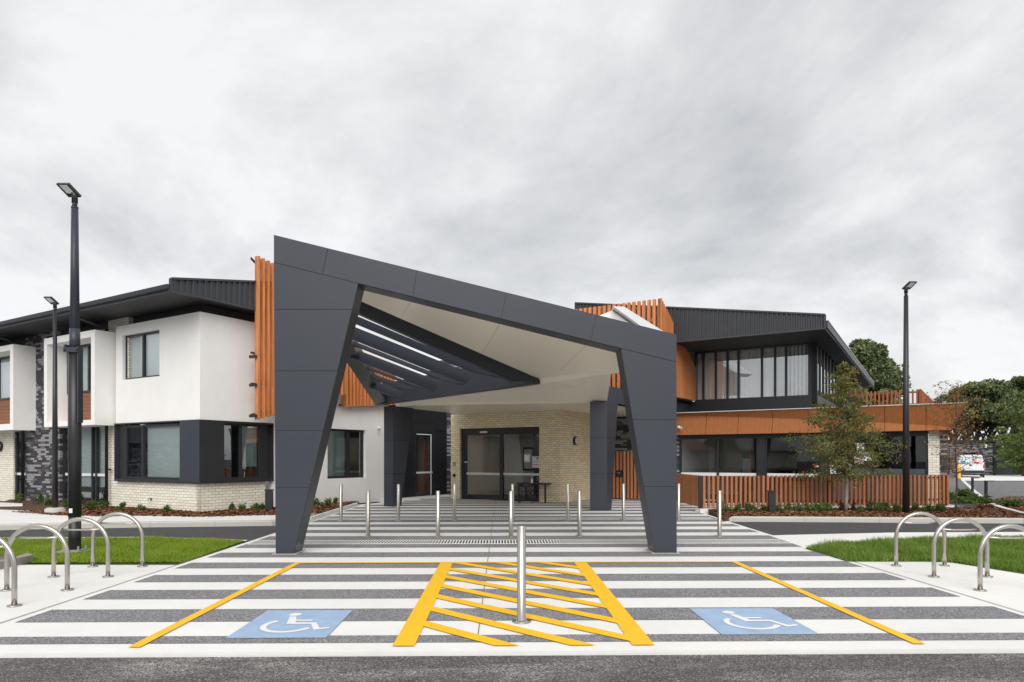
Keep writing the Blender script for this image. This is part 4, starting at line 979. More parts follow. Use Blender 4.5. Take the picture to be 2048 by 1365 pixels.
def lerp(a, b, t): return a+(b-a)*t
def vline(p, q_, v):      # u on the image segment p-q at height v
    return p[0]+(q_[0]-p[0])*(v-p[1])/(q_[1]-p[1])
topL, topR = (547.5, 470), (1353, 669.5)
sl = (topR[1]-topL[1])/(topR[0]-topL[0])
vt = lambda u: topL[1]+sl*(u-topL[0])
vbm = lambda u: vt(u)+55.5
# left front leg
Lo0, Lo1 = (551.5, 1109), (547.8, vbm(547.8)); Li0, Li1 = (588, 1109), (717, vbm(717))
lo = lambda v: vline(Lo0, Lo1, v); li = lambda v: vline(Li0, Li1, v)
def leg(lo, li, vs, vtop_o, vtop_i, sgn, lab):
    core = [f(lo(vs[0]), vs[0]), f(li(vs[0]), vs[0]), f(*vtop_i), f(*vtop_o)]
    core = [Vector((p.x, p.y, max(p.z, 0.0))) for p in core]
    if sgn < 0: core = core
    mb = MB(); back = [p+Vector((0, LD, 0)) for p in core]
    mb.loft(core, back)
    L = add('leg', mb, M_['panel'], can, I4); L['label'] = lab
    P = []
    for a, b in zip(vs, vs[1:]): P.append([f(lo(a), a), f(li(a), a), f(li(b), b), f(lo(b), b)])
    P.append([f(lo(vs[-1]), vs[-1]), f(li(vs[-1]), vs[-1]), f(*vtop_i), f(*vtop_o)])
    panels('leg_panels', P, fr_, L, th=0.014, gap=0.004)
    mb = MB(); x0, x1 = min(core[0].x, core[1].x), max(core[0].x, core[1].x)
    mb.box(x0-.05, x1+.05, YF-.035, YF+LD+.05, 0.008, .018); add('base_plate', mb, M_['kerb'], L, I4)
    return L
leg(lo, li, [1109, 975, 862, 742.5, 619.5], (547.8, vbm(547.8)), (717, vbm(717)), 1, 'left front leg, narrow at the foot and wide at the top')
Ro0, Ro1 = (1353.5, 1107), (1353, vbm(1353)); Ri0, Ri1 = (1309, 1107), (1241.5, vbm(1241.5))
ro = lambda v: vline(Ro0, Ro1, v); ri = lambda v: vline(Ri0, Ri1, v)
leg(ri, ro, [1107, 973.5, 840], (1241.5, vbm(1241.5)), (1353, vbm(1353)), -1, 'right front leg under the low end of the front beam')
# front beam
fb = [f(547.8, vbm(547.8)), f(1353, vbm(1353)), f(*topR), f(*topL)]
mb = MB(); mb.prism([p+Vector((0, 0.002, 0)) for p in fb], (0, LD, 0))
FB = add('front_beam', mb, M_['panel'], can, I4)
js = [(547.8, 547.8), (656.5, 645), (834, 826), (1013, 1002), (1193, 1181), (1353, 1353)]
P = []
for (ta, ba), (tb, bb_) in zip(js, js[1:]): P.append([f(ba, vbm(ba)), f(bb_, vbm(bb_)), f(tb, vt(tb)), f(ta, vt(ta))])
panels('beam_panels', P, fr_, FB, th=0.014, gap=0.004)
mb = MB(); mb.prism([f(547.8, vbm(547.8)-.4)-Vector((0, .001, 0)), f(1353, vbm(1353)-.4)-Vector((0, .001, 0)), f(1353, vbm(1353)+.8)-Vector((0, .001, 0)), f(547.8, vbm(547.8)+.8)-Vector((0, .001, 0))], (0, -.004, 0)); add('joint_line', mb, M_['joint'], FB, I4)
# ceiling plates
FL, FR = f(548, vbm(548))+Vector((0, LD*.5, .02)), f(1353, vbm(1353))+Vector((0, LD*.5, .02))
CR = PY(1243, 727, 17); T2 = PY(1075, 757, 19)
lsl = (757-598)/(1075-720.)
T1 = PY(632.5, 558.8, 15.2); T3 = PY(770, 808, 24.2)
CRx = CR + (CR-T2)*0.12
th = Vector((0, 0, 0.30))
def plate(name, pts, mat='cream', lift=0.30, label=None):
    mb = MB(); pts = [Vector(p) for p in pts]
    c = sum(pts, Vector())/len(pts)
    mb.loft(pts, [p+Vector((0, 0, lift)) for p in pts]); o = add(name, mb, M_[mat], can, I4)
    if label: o['label'] = label
    return o
mb = MB()
for tri in ((FL, FR, T2), (FR, CRx, T2), (FL, T2, T1)): mb.face(tri)
for tri in ((FL, FR, T2), (FR, CRx, T2), (FL, T2, T1)): mb.face([Vector(p)+th for p in reversed(tri)])
for a, b in ((FR, CRx), (CRx, T2), (T1, FL)): mb.face([a, b, b+th, a+th])
add('front_ceiling', mb, M_['cream'], can, I4)
C1a, C1b = PY(1075, 769, 19.35), PY(1243, 745, 17.4)
C1b = C1b+(C1b-C1a)*0.10
plate('ceiling_fold', [T2+Vector((0,0,-.001)), CRx+Vector((0,0,-.001)), C1b, C1a], 'cream', .2)
SL, SR = PY(825, 806, 23.7), PY(1213.5, 805, 22.25)
R1 = PY(1222, 746, 19.9)
plate('rear_ceiling', [C1a+Vector((0,.02,0)), R1, SR, SL], 'cream', .25)
nf = (FR-FL).cross(T2-FL).normalized(); nf = nf if nf.z < 0 else -nf
mb = MB()
for (ua, va), (ub, vb__) in (((826, 596), (802, 634)), ((1004, 640), (966, 706)), ((1180, 684), (1120, 742))):
    a, b = PP(ua, va, FL+nf*.003, nf), PP(ub, vb__, FL+nf*.003, nf); n_ = (b-a).cross(nf).normalized()*.006
    mb.face([a-n_, a+n_, b+n_, b-n_])
add('sheet_joint', mb, M_['seam'], can, I4)
sz = (SL.z+SR.z)/2
sz = SZ
e2 = 10.5
SR2 = G(1214, 1021.8)-D1*.03; SR2.z = sz
TL_ = Vector((-3.75, 24.3, sz))
mb = MB(); P = [Vector((SL.x-.55, SL.y+.6, sz)), Vector((SL.x, SL.y, sz)), Vector((SR.x, SR.y, sz)), SR2, SR2+D2*e2, TL_+D2*e2-Vector((1, 0, 0)), TL_]
mb.prism(P, (0, 0, .25)); add('flat_soffit', mb, M_['cream'], can, I4)
# pergola
up = Vector((0, 0, 1))
n_pl = (T2-T1).cross(T3-T1).normalized()
dT = (T2-T1); dTh = Vector((dT.x, dT.y, 0)).normalized(); nv = Vector((dTh.y, -dTh.x, 0))
def vertbeam(name, a, b, h0, h1, w=0.12, up_=0.0, mat='panel_dark', parent=can):
    """beam with its bottom h0 (at a) / h1 (at b) below the line a-b"""
    t = Vector((b.x-a.x, b.y-a.y, 0)).normalized(); s_ = Vector((t.y, -t.x, 0))*w/2
    U = Vector((0, 0, up_)); mb = MB()
    A = [a-s_+U, a+s_+U, a+s_-up*h0, a-s_-up*h0]; B = [b-s_+U, b+s_+U, b+s_-up*h1, b-s_-up*h1]
    mb.loft(A, B); return add(name, mb, M_[mat], parent, I4)
TM = lerp(T1, T2, .86)
vertbeam('pergola_beam', T1, TM, .36, .42, .14, .25, 'panel')
vertbeam('pergola_beam', TM, T2, .42, .05, .139, .25, 'panel')
T3b = T3
vertbeam('pergola_beam', T3-Vector((.3, -.1, 0)), T2, .05, .16, .22, .66, 'panel')
# sloping left edge beam
t = (T3-T1).normalized(); n2 = Vector((0, 0, 1))
mb = MB(); A = [T1+Vector((-.32, -.4, .1)), T1+Vector((.12, -.3, .1)), T1+Vector((.12, -.3, -.28)), T1+Vector((-.32, -.4, -.28))]
B = [T3+Vector((-.32, 0, .25)), T3+Vector((.12, 0, .25)), T3+Vector((.12, 0, -.06)), T3+Vector((-.32, 0, -.06))]
mb.loft(A, B); add('side_beam', mb, M_['panel'], can, I4)
mb = MB(); FLt = f(560, 520)+Vector((0, LD, 0)); mb.loft([FLt+Vector((-.2, 0, .2)), FLt+Vector((.3, 0, .2)), FLt+Vector((.3, 0, -.3)), FLt+Vector((-.2, 0, -.3))], [a_+Vector((0, .02, 0)) for a_ in A]); add('side_beam', mb, M_['panel'], can, I4)
slots = [((712.6, 628.5), (997.3, 750), 3.2, 2.6), ((709, 645), (939.3, 740.5), 9, 6), ((713.7, 681.4), (921.6, 764), 3.5, 3), ((737.3, 701.8), (873.7, 755.5), 7, 5.5), ((748, 734), (859.8, 777.4), 3, 3), ((765.3, 749), (816.8, 768.4), 6, 5), ((773, 768), (795, 776), 3, 2.5), ((779, 790), (790, 794), 1, 1)]
def ext(p, q_, u): return (u, p[1]+(q_[1]-p[1])*(u-p[0])/(q_[0]-p[0]))
mb = MB()
for k in range(len(slots)-1):
    (a, b, ta, tb), (c, d_, tc_, td) = slots[k], slots[k+1]
    mm = (b[1]-a[1])/(b[0]-a[0]); ul = (a[1]-mm*a[0]-681+1267)/(1.81-mm)
    ur = b[0]+8; ub = max(d_[0]+10, ul+4)
    tl, tr = ext((a[0], a[1]+ta), (b[0], b[1]+tb), ul), ext((a[0], a[1]+ta), (b[0], b[1]+tb), ur)
    bl, br = ext(c, d_, ul), ext(c, d_, ub)
    A_, B_ = PP(*tl, T1, n_pl), PP(*tr, T1, n_pl)
    hd = Vector((B_.x-A_.x, B_.y-A_.y, 0)).normalized(); nn = Vector((hd.y, -hd.x, 0))
    C_, D_ = PP(*bl, A_, nn), PP(*br, A_, nn)
    w_ = -nn*0.11 if nn.y < 0 else nn*0.11
    mb.loft([A_, B_, D_, C_], [p+w_ for p in (A_, B_, D_, C_)])
add('louvres', mb, M_['panel'], can, I4)
# rear legs
def rear_leg(ua, uc, vb_, vtop, ur0, ur1, flat, joints, lab):
    C = G(uc, vb_); Wn = Wall(C, D2)
    z1_ = sz
    if flat: A_ = G(ua, vb_); A_.y = C.y+0.0
    else: A_ = C - D1*0.42; 
    xr0 = Wn.x(ur0); xr1 = Wn.x(ur1)
    nA = D2*0.5
    base = [A_, C, C+D2*xr0, A_+D2*xr0]; top = [A_, C, C+D2*xr1, A_+D2*xr1]
    base = [Vector((p.x, p.y, 0)) for p in base]; top = [Vector((p.x, p.y, z1_)) for p in top]
    mb = MB(); mb.loft(base, top); L = add('leg', mb, M_['panel'], can, I4); L['label'] = lab
    P = []
    zs = [0.02]+joints+[z1_-.001]
    jf = MB()
    for z in joints:
        tt = z/z1_; x = lerp(xr0, xr1, tt)
        a, c, e_ = Vector((A_.x, A_.y, z)), Vector((C.x, C.y, z)), Vector((C.x, C.y, z))+D2*x
        na = (c-a).cross(up).normalized(); 
        jf.prism([a+na*.002, c+na*.002, c+na*.002+up*.012, a+na*.002+up*.012], na*.001); jf.prism([c+D1*.002, e_+D1*.002, e_+D1*.002+up*.012, c+D1*.002+up*.012], D1*.001)
    add('joint_line', jf, M_['joint'], L, I4)
    return L, C, xr1
rear_leg(762.5, 786, 1014, 815, 802.5, 827, False, [1.15, 2.33], 'left rear leg beside the white wall')
L_, C_, _ = rear_leg(1180, 1214, 1021.8, 805, 1222.7, 1235.5, True, [1.19, 2.37], 'right rear leg in front of the timber gate')
Wn = Wall(C_, D2); zt2 = Wn.z(1224, 773.5)
mb = MB(); mb.prism([(0.0, 0, sz), (e2, 0, sz), (e2, 0, zt2), (0.30, 0, zt2)], (0, .3, 0)); add('rear_edge_beam', mb, M_['panel'], can, Wn.M)
# canopy drain: top sheet so the roof is closed from above
mb = MB(); A1 = [SL+Vector((-.5, .3, .45)), SR+Vector((0, 0, .4)), SR+D2*e2+Vector((0, 0, .4)), SL+D2*e2+Vector((-3, 0, .4))]; mb.face(A1); add('roof_sheet', mb, M_['greyroof'], can, I4)

# ================================================================== WALL-MOUNTED THINGS
def wall_light(W, u, v, r, label):
    x, z = W.uv(u, v)
    t = empty('wall_light', M=W.M @ Matrix.Translation((x, 0, z)), label=label, cat='wall light', group='round wall lights')
    mb = MB(); mb.lathe([(r*.8, 0), (r, -.02), (r, -.07), (r*.86, -.10), (r*.8, -.08)], 28, axis='y'); add('housing', mb, M_['black'], t, WM[t.name])
    mb = MB(); mb.lathe([(r*.8, -.05), (r*.82, -.10), (r*.5, -.125), (.001, -.13)], 28, axis='y'); add('diffuser', mb, M_['opal'], t, WM[t.name])
wall_light(WES, 1149, 882, .17, 'round black rimmed wall light on the buff brick beside the entrance')
WLb = Wall(WL.P+WL.n*Y0, D1)
wall_light(WLb, 2, 893, .20, 'round black rimmed wall light on cream brick at the left edge')
def camera_(P, d, label):
    t = empty('security_camera', P, label=label, cat='camera'); M = WM[t.name]
    mb = MB(); mb.lathe([(.05, .03), (.06, 0), (.05, -.02)], 16, (0, .05, .05), 'y'); mb.tube([(0, .05, .05), (0, -.02, .03)], .02); add('mount', mb, M_['white'], t, M)
    mb = MB(); mb.lathe([(.001, .05), (.055, .03), (.06, -.03), (.045, -.06), (.001, -.065)], 18, (d*.04, -.06, 0), 'y'); add('camera_head', mb, M_['white'], t, M)
    mb = MB(); mb.lathe([(.032, -.125), (.001, -.13)], 14, (d*.04, 0, 0), 'y'); add('lens', mb, M_['black'], t, M)
p = WR.uv(757.5, 858.5, .1); camera_(WR.M @ Vector((p[0], -.1, p[1])), 1, 'white security camera on the white wall next to the left rear canopy leg')
p = W7.uv(1358.5, 857, FO+.12); camera_(W7.M @ Vector((p[0], -FO-.12, p[1])), 1, 'white security camera at the start of the terracotta fascia')

# ================================================================== TABLE, CHAIRS, BOTTLE by the entrance
tz = 0.75
TA = G(1086, 1006.5); th_ = BA
tb_ = empty('table', (TA.x, TA.y, 0), BA+R_(6), label='black outdoor table against the buff brick next to the entrance doors', cat='table')
M = WM[tb_.name]
mb = MB(); mb.box(-1.1, .15, -.05, .75, tz-.045, tz); add('tabletop', mb, M_['frame'], tb_, M)
for x, y_ in ((-1.06, -.02), (.06, -.02), (-1.06, .66), (.06, .66)):
    mb = MB(); mb.box(x, x+.06, y_, y_+.06, 0, tz-.046); add('leg', mb, M_['frame'], tb_, M)
def chair(P, rz, label):
    t = empty('chair', (P.x, P.y, 0), rz, label=label, cat='chair', group='black chairs at the entrance table'); M = WM[t.name]
    mb = MB(); prof = [(x*.22*(1-.12*abs(x)), ) for x in (-1, 1)]
    mb.prism([(-.20, -.2, .44), (.20, -.2, .44), (.22, 0, .44), (.19, .2, .44), (-.19, .2, .44), (-.22, 0, .44)], (0, 0, .025)); add('seat', mb, M_['black'], t, M)
    mb = MB(); n = 12; A = []; 
    for k in range(n):
        a0, a1 = R_(200+140*k/n), R_(200+140*(k+1)/n)
        r = .25; z0, z1 = .62, .82
        p0, p1 = Vector((r*math.cos(a0), r*math.sin(a0)*.9, 0)), Vector((r*math.cos(a1), r*math.sin(a1)*.9, 0))
        zz0, zz1 = z0+.03*abs(k-n/2)/n, z1-.10*(abs(k-n/2)/(n/2))**2
        zz2 = z1-.10*(abs(k+1-n/2)/(n/2))**2
        mb.loft([p0+up*zz0, p0*1.08+up*zz0, p0*1.08+up*zz1, p0+up*zz1], [p1+up*zz0, p1*1.08+up*zz0, p1*1.08+up*zz2, p1+up*zz2])
    add('backrest', mb, M_['black'], t, M)
    mb = MB()
    for s_ in (-1, 1): mb.tube([(s_*.15, -.18, .44), (s_*.16, -.235, .68)], .012)
    add('back_frame', mb, M_['black'], t, M)
    for sx in (-1, 1):
        for sy in (-1, 1):
            mb = MB(); mb.tube([(sx*.15, sy*.15, .44), (sx*.23, sy*.23, 0)], [.014, .010], 8); add('leg', mb, M_['black'], t, M)
chair(G(1052, 1007.5), R_(-10), 'black shell chair nearest the doors, its rounded back to the viewer')
chair(G(1073, 1003), R_(28), 'black chair half under the outdoor table, next to the brick wall')
tcx = WM[tb_.name] @ Vector((-.55, .2, tz))
bt = empty('sanitiser_bottle', tcx, label='clear pump bottle of hand sanitiser standing on the black table', cat='bottle')
mb = MB(); mb.lathe([(.038, 0.0), (.04, .01), (.04, .12), (.016, .15), (.014, .16)], 16); add('bottle_body', mb, M_['blindw'], bt, WM[bt.name])
mb = MB(); mb.lathe([(.014, .16), (.014, .19), (.004, .19), (.004, .215)], 12); mb.box(-.03, .01, -.007, .007, .205, .218); add('pump', mb, M_['white'], bt, WM[bt.name])

# ================================================================== BOLLARDS
def bollard_master():
    t = empty('bollard', (0, 0, 0), cat='bollard'); r = .045
    mb = MB(); mb.lathe([(r, .006), (r, .985), (r-.004, .997), (r-.012, 1.0), (.001, 1.0)], 32); add('post', mb, M_['steel'], t, I4)
    mb = MB(); mb.lathe([(r+.001, .018), (.095, .016), (.098, .012), (.098, .0045), (r, .0045)], 36)
    for k in range(4):
        a = R_(45+90*k); mb.lathe([(.009, .016), (.009, .026), (.001, .028)], 8, (.074*math.cos(a), .074*math.sin(a), 0))
    add('base_flange', mb, M_['steel'], t, I4)
    return t
bm = bollard_master(); bm.matrix_basis = Matrix.Translation(G(1043, 1244.5)); WM[bm.name] = bm.matrix_basis.copy()
tag(bm, 'lone stainless steel bollard in the yellow hatched area, closest to the street', group='stainless steel bollards')
ordl = ['leftmost', 'second from the left', 'third from the left', 'fourth from the left', 'fifth from left, mostly hidden behind the canopy leg', 'rightmost']
spots = []
for k, u in enumerate((736, 876, 1022, 1159, 1299, 1439)): spots.append((G(u, 1074.5+(0 if k < 3 else -1.2)), 'steel bollard, nearer row, '+ordl[k]))
ordl2 = ['leftmost, near the garden bed', 'second from the left', 'third from the left', 'fourth from the left, half hidden behind a nearer bollard', 'fifth from the left', 'sixth from the left, seen before the timber gate', 'rightmost, just right of the right front canopy leg']
for k, u in enumerate((682, 797, 909, 1025, 1135.5, 1247, 1357.5)): spots.append((G(u, 1043-.5*k), 'steel bollard, farther row, '+ordl2[k]))
for P, lab in spots: copy_tree(bm, Matrix.Translation(Vector((P.x, P.y, 0))), label=lab)

# ================================================================== BIKE HOOPS
def hoop_master():
    t = empty('bike_hoop', (0, 0, 0), cat='bike rack'); r, h, w = .029, .46, .385
    path = [(-w, 0, 0.004), (-w, 0, .22), (-w, 0, h-.03)]+[(-w*math.cos(a), 0, h+w*.96*math.sin(a)) for a in [math.pi*k/22 for k in range(0, 23)]]+[(w, 0, h-.03), (w, 0, .22), (w, 0, .004)]
    mb = MB(); mb.tube(path, r, 14); add('tube', mb, M_['steel'], t, I4)
    mb = MB(); a = R_(38); mb.tube([(-w*math.cos(a), 0, h+w*.96*math.sin(a)), (-.12, 0, h+w*.96*math.sin(a)-.012), (.12, 0, h+w*.96*math.sin(a)-.012), (w*math.cos(a), 0, h+w*.96*math.sin(a))], .012, 10); add('cross_bar', mb, M_['steel'], t, I4)
    for s_ in (-1, 1):
        mb = MB(); mb.lathe([(r, .016), (.072, .014), (.075, .003), (r, .003)], 26, (s_*w, 0, 0))
        for k in range(3):
            b = R_(30+120*k); mb.lathe([(.009, .014), (.009, .026), (.001, .027)], 8, (s_*w+.055*math.cos(b), .055*math.sin(b), 0))
        add('foot_flange', mb, M_['steel'], t, I4)
    return t
hm = hoop_master(); first = True
hs = [((187.5+283)/2, 1133.8, 'stainless bike hoop on the left path, farthest, beside the lawn'), ((109+214.5)/2, 1154.5, 'stainless bike hoop on the left path, just in front of the tall lamp post'),
      ((16+132.5)/2, 1181.2, 'stainless bike hoop on the left path, second nearest'), (-39, 1213, 'stainless bike hoop on the left path, nearest, cut by the photo edge'),
      ((1792+1889.5)/2, 1132.3, 'stainless bike hoop on the right path, farthest and leftmost there'), ((1867.5+1975)/2, 1154.5, 'stainless bike hoop on the right path, the middle one'),
      ((1959+2080)/2, 1181.5, 'stainless bike hoop on the right path, nearest, cut by the photo edge')]
for u, v, lab in hs:
    P = G(u, v); M = Matrix.Translation(Vector((P.x, P.y, 0)))
    if first: hm.matrix_basis = M; WM[hm.name] = M; tag(hm, lab, group='stainless bike hoops'); first = False
    else: copy_tree(hm, M, label=lab)

# ================================================================== LAMP POSTS
def lamp_head(t, z, M, s_=1.0, d=-1):
    mb = MB(); mb.tube([(0, 0, z), (0, 0, z+.10*s_)], .045*s_, 10); mb.tube([(0, 0, z+.08*s_), (0, 0, z+.24*s_), (d*.05*s_, -.0, z+.32*s_)], .055*s_, 10); add('head_bracket', mb, M_['frame'], t, M)
    mb = MB()
    a, b = Vector((d*.02, .03, z+.20*s_)), Vector((d*.13*s_, -.17*s_, z+.37*s_)); w = .115*s_
    q_ = [a+Vector((-w, 0, 0)), a+Vector((w, 0, 0)), b+Vector((w, 0, 0)), b+Vector((-w, 0, 0))]
    n_ = (q_[1]-q_[0]).cross(q_[3]-q_[0]).normalized(); n_ = n_ if n_.z > 0 else -n_
    mb.loft(q_, [p+n_*.055*s_ for p in q_]); h = add('lamp_head', mb, M_['frame'], t, M)
    c = sum(q_, Vector())/4; qq = [c+(p-c)*.62+(b-a)*.12-n_*.004 for p in q_]
    mb = MB(); mb.loft(qq, [p+n_*.006 for p in qq]); add('lens', mb, M_['lens'], h, M)
LP = G(149.5, 1105)
lamp = empty('lamp_post', (LP.x, LP.y, 0), label='tall dark octagonal lamp post with a hinged joint standing in the left lawn', cat='lamp post', group='dark lamp posts')
M = WM[lamp.name]; zh = 1.7+(917-697)/1365*12.05; zt3 = 1.7+(917-405)/1365*12.05
mb = MB(); mb.tube([(0, 0, .02), (0, 0, .65)], [.102, .102], 8); mb.tube([(0, 0, .65), (0, 0, zh+.02)], [.108, .108], 8); add('lower_pole', mb, M_['panel_blue'] if 'panel_blue' in M_ else M_['panel_dark'], lamp, M)
mb = MB(); mb.tube([(0.0, 0, zh), (0, 0, zh+.4)], [.088, .086], 8); mb.tube([(0, 0, zh+.38), (0, 0, zt3)], [.080, .058], 8); mb.tube([(0, 0, zt3), (0, 0, zt3+.03)], .06, 8); add('upper_pole', mb, M_['panel'], lamp, M)
mb = MB(); mb.box(-.125, .135, -.13, -.11, zh-.04, zh+.05); mb.box(-.125, -.095, -.11, .08, zh-.02, zh+.10); mb.box(.10, .125, -.10, .04, zh-1.3, zh+.07)
for x in (-.1, .11): mb.lathe([(.02, -.15), (.02, -.13)], 8, (x, 0, zh), 'y')
add('hinge_bracket', mb, M_['panel'], lamp, M)
mb = MB(); mb.box(-.03, .03, -.121, -.114, .72, .80); add('number_plate', mb, M_['white'], lamp, M)
mb = MB(); mb.box(-.24, .24, -.2, .2, 0, .035); mb.box(-.17, .17, -.15, .15, .035, .055)
add('footing', mb, M_['kerb_dirty'], lamp, M)
mb = MB()
for sx in (-1, 1):
    for sy in (-1, 1): mb.tube([(sx*.13, sy*.11, .05), (sx*.13, sy*.11, .12)], .018, 6)
add('anchor_bolts', mb, M_['kerb_dirty'], lamp, M)
lamp_head(lamp, zt3+.02, M, 0.95)
def small_lamp(P, z0, ztop, r0, r1, label, d, foot=True):
    t = empty('lamp_post', (P.x, P.y, z0), label=label, cat='lamp post', group='dark lamp posts'); M = WM[t.name]; h = ztop-z0
    mb = MB(); mb.tube([(0, 0, 0), (0, 0, h)], [r0, r1], 8); add('pole', mb, M_['panel_dark'], t, M)
    if foot: mb = MB(); mb.lathe([(.27, -.05), (.26, .13), (.2, .17), (.001, .17)], 18); add('footing', mb, M_['kerb'], t, M)
    lamp_head(t, h, M, .95, d)
small_lamp(PZ(110, 1032, 20.1), .08, 1.7+(917-622)/1365*20.1, .085, .05, 'slimmer dark lamp post on a round concrete footing in the left garden bed', -1)
small_lamp(PZ(1812, 1031, 19.9), .09, 1.7+(917-592)/1365*19.9, .10, .06, 'dark lamp post rising from the mulch bed in front of the right timber fence', 1, False)

# ================================================================== BATTEN FENCE
FP0, FP1 = PZ(1402, 917, 21.35), PZ(1900, 917, 22.7)
WFn = Wall(FP0, (FP1-FP0)); Lf = (Vector((FP1.x, FP1.y, 0))-WFn.P).length
fen = empty('batten_fence', (FP0.x, FP0.y, 0), label='low fence of upright orange timber battens behind the right mulch bed', cat='fence')
ft = WFn.z(1402, 952.2)
mb = MB(); x = .06; k = 0
while x < Lf:
    mb.box(x, x+.075, -.03, .03, .16+rnd.uniform(-.004, .004), ft+rnd.uniform(-.003, .003)); x += .153
add('battens', mb, M_['fence_timber'], fen, WFn.M)
mb = MB(); mb.box(0, Lf, .032, .07, .30, .36); mb.box(0, Lf, .032, .07, ft-.12, ft-.06); add('fence_rails', mb, M_['frame'], fen, WFn.M)
for i in range(7):
    x = .0+i*(Lf-.06)/6; mb = MB(); mb.box(x-.03, x+.04, .072, .14, .02, ft-.02); add('post', mb, M_['frame'], fen, WFn.M)
mb = MB(); mb.box(-.05, Lf+.1, -.06, .3, -.05, .125); add('plinth', mb, M_['path'], fen, WFn.M)
# folded gate panel at its left end
A_ = G(1401, 1020.5, .0); WG = Wall(PZ(1354, 917, 24.3), Vector((FP0.x, FP0.y, 0))-Vector((PZ(1354, 917, 24.3).x, PZ(1354, 917, 24.3).y, 0)))
lg = (Vector((FP0.x, FP0.y, 0))-WG.P).length
fg = empty('fence_gate', (WG.P.x, WG.P.y, 0), label='orange batten gate standing open at the left end of the low fence', cat='gate')
mb = MB(); x = -.6
while x < lg-.1: mb.box(x, x+.075, -.03, .03, .17, ft+.01); x += .112
add('battens', mb, M_['fence_timber'], fg, WG.M)
mb = MB(); mb.box(-.6, lg-.1, .032, .06, .30, .36); mb.box(-.6, lg-.1, .032, .06, ft-.12, ft-.06); add('gate_frame', mb, M_['frame'], fg, WG.M)
mb = MB(); mb.box(lg-.1, lg-.01, -.05, .05, 0, ft+.0); add('post', mb, M_['frame'], fg, WG.M)

# ================================================================== SMALL BOX BOLLARDS AND PATH LIGHTS
def box_bollard(P, z0, h, w, label):
    t = empty('box_light', (P.x, P.y, z0), label=label, cat='bollard light', group='black box bollard lights'); M = WM[t.name]
    mb = MB(); mb.box(-w/2, w/2, -.08, .08, 0, h-.06); add('housing', mb, M_['panel_dark'], t, M)
    mb = MB(); mb.box(-w/2-.01, w/2+.02, -.10, .09, h-.045, h); mb.box(-w/2+.02, w/2-.02, -.06, .06, h-.06, h-.045); add('cap', mb, M_['frame'], t, M)
box_bollard(PZ(1543, 1031, 20.3), .08, .66, .185, 'stout black bollard light in the mulch bed before the timber fence')
box_bollard(PZ(538.5, 1028, 20.9), .09, .66, .20, 'black bollard light between the pale brick base and left canopy leg')
def path_light(u, v, zc, h, lab):
    P = PZ(u, v, zc); t = empty('path_light', (P.x, P.y, .14), label=lab, cat='path light', group='slim path lights'); M = WM[t.name]
    mb = MB(); mb.box(-.04, .04, -.04, .04, 0, h); add('post', mb, M_['frame'], t, M)
    mb = MB(); mb.box(-.06, .30, -.05, .05, h, h+.035); add('arm', mb, M_['frame'], t, M)
path_light(1972, 1001, 26.5, .66, 'nearer slim dark path light with a side arm beside the side road')
path_light(1945, 985, 32, .62, 'slim dark path light farther back, behind the bare autumn tree')

# ================================================================== PLANTS
def leaves(P, size, tone, flat=0.0, aspect=0.5):
    """P (n,3) leaf centres -> quads (rhombs)"""
    n = len(P); d = nr.normal(size=(n, 3)); d[:, 2] *= (1-flat); d /= np.linalg.norm(d, axis=1)[:, None]
    e_ = nr.normal(size=(n, 3)); e_ -= d*(e_*d).sum(1)[:, None]; e_ /= np.linalg.norm(e_, axis=1)[:, None]
    s_ = size*nr.uniform(.6, 1.3, n)[:, None]
    V = np.stack([P-d*s_, P+e_*s_*aspect, P+d*s_, P-e_*s_*aspect], 1)
    return V.reshape(-1, 3), np.arange(n*4).reshape(-1, 4), np.repeat(np.clip(tone, 0, 1), 4)
def branchpath(a, b, sag, n=7, wig=.03):
    a, b = np.array(a), np.array(b); t = np.linspace(0, 1, n)[:, None]; L = np.linalg.norm(b-a)
    p = a+(b-a)*t; p[:, 2:] += sag*np.sin(t*np.pi)*L; p[1:-1] += nr.normal(size=(n-2, 3))*wig*L; return p
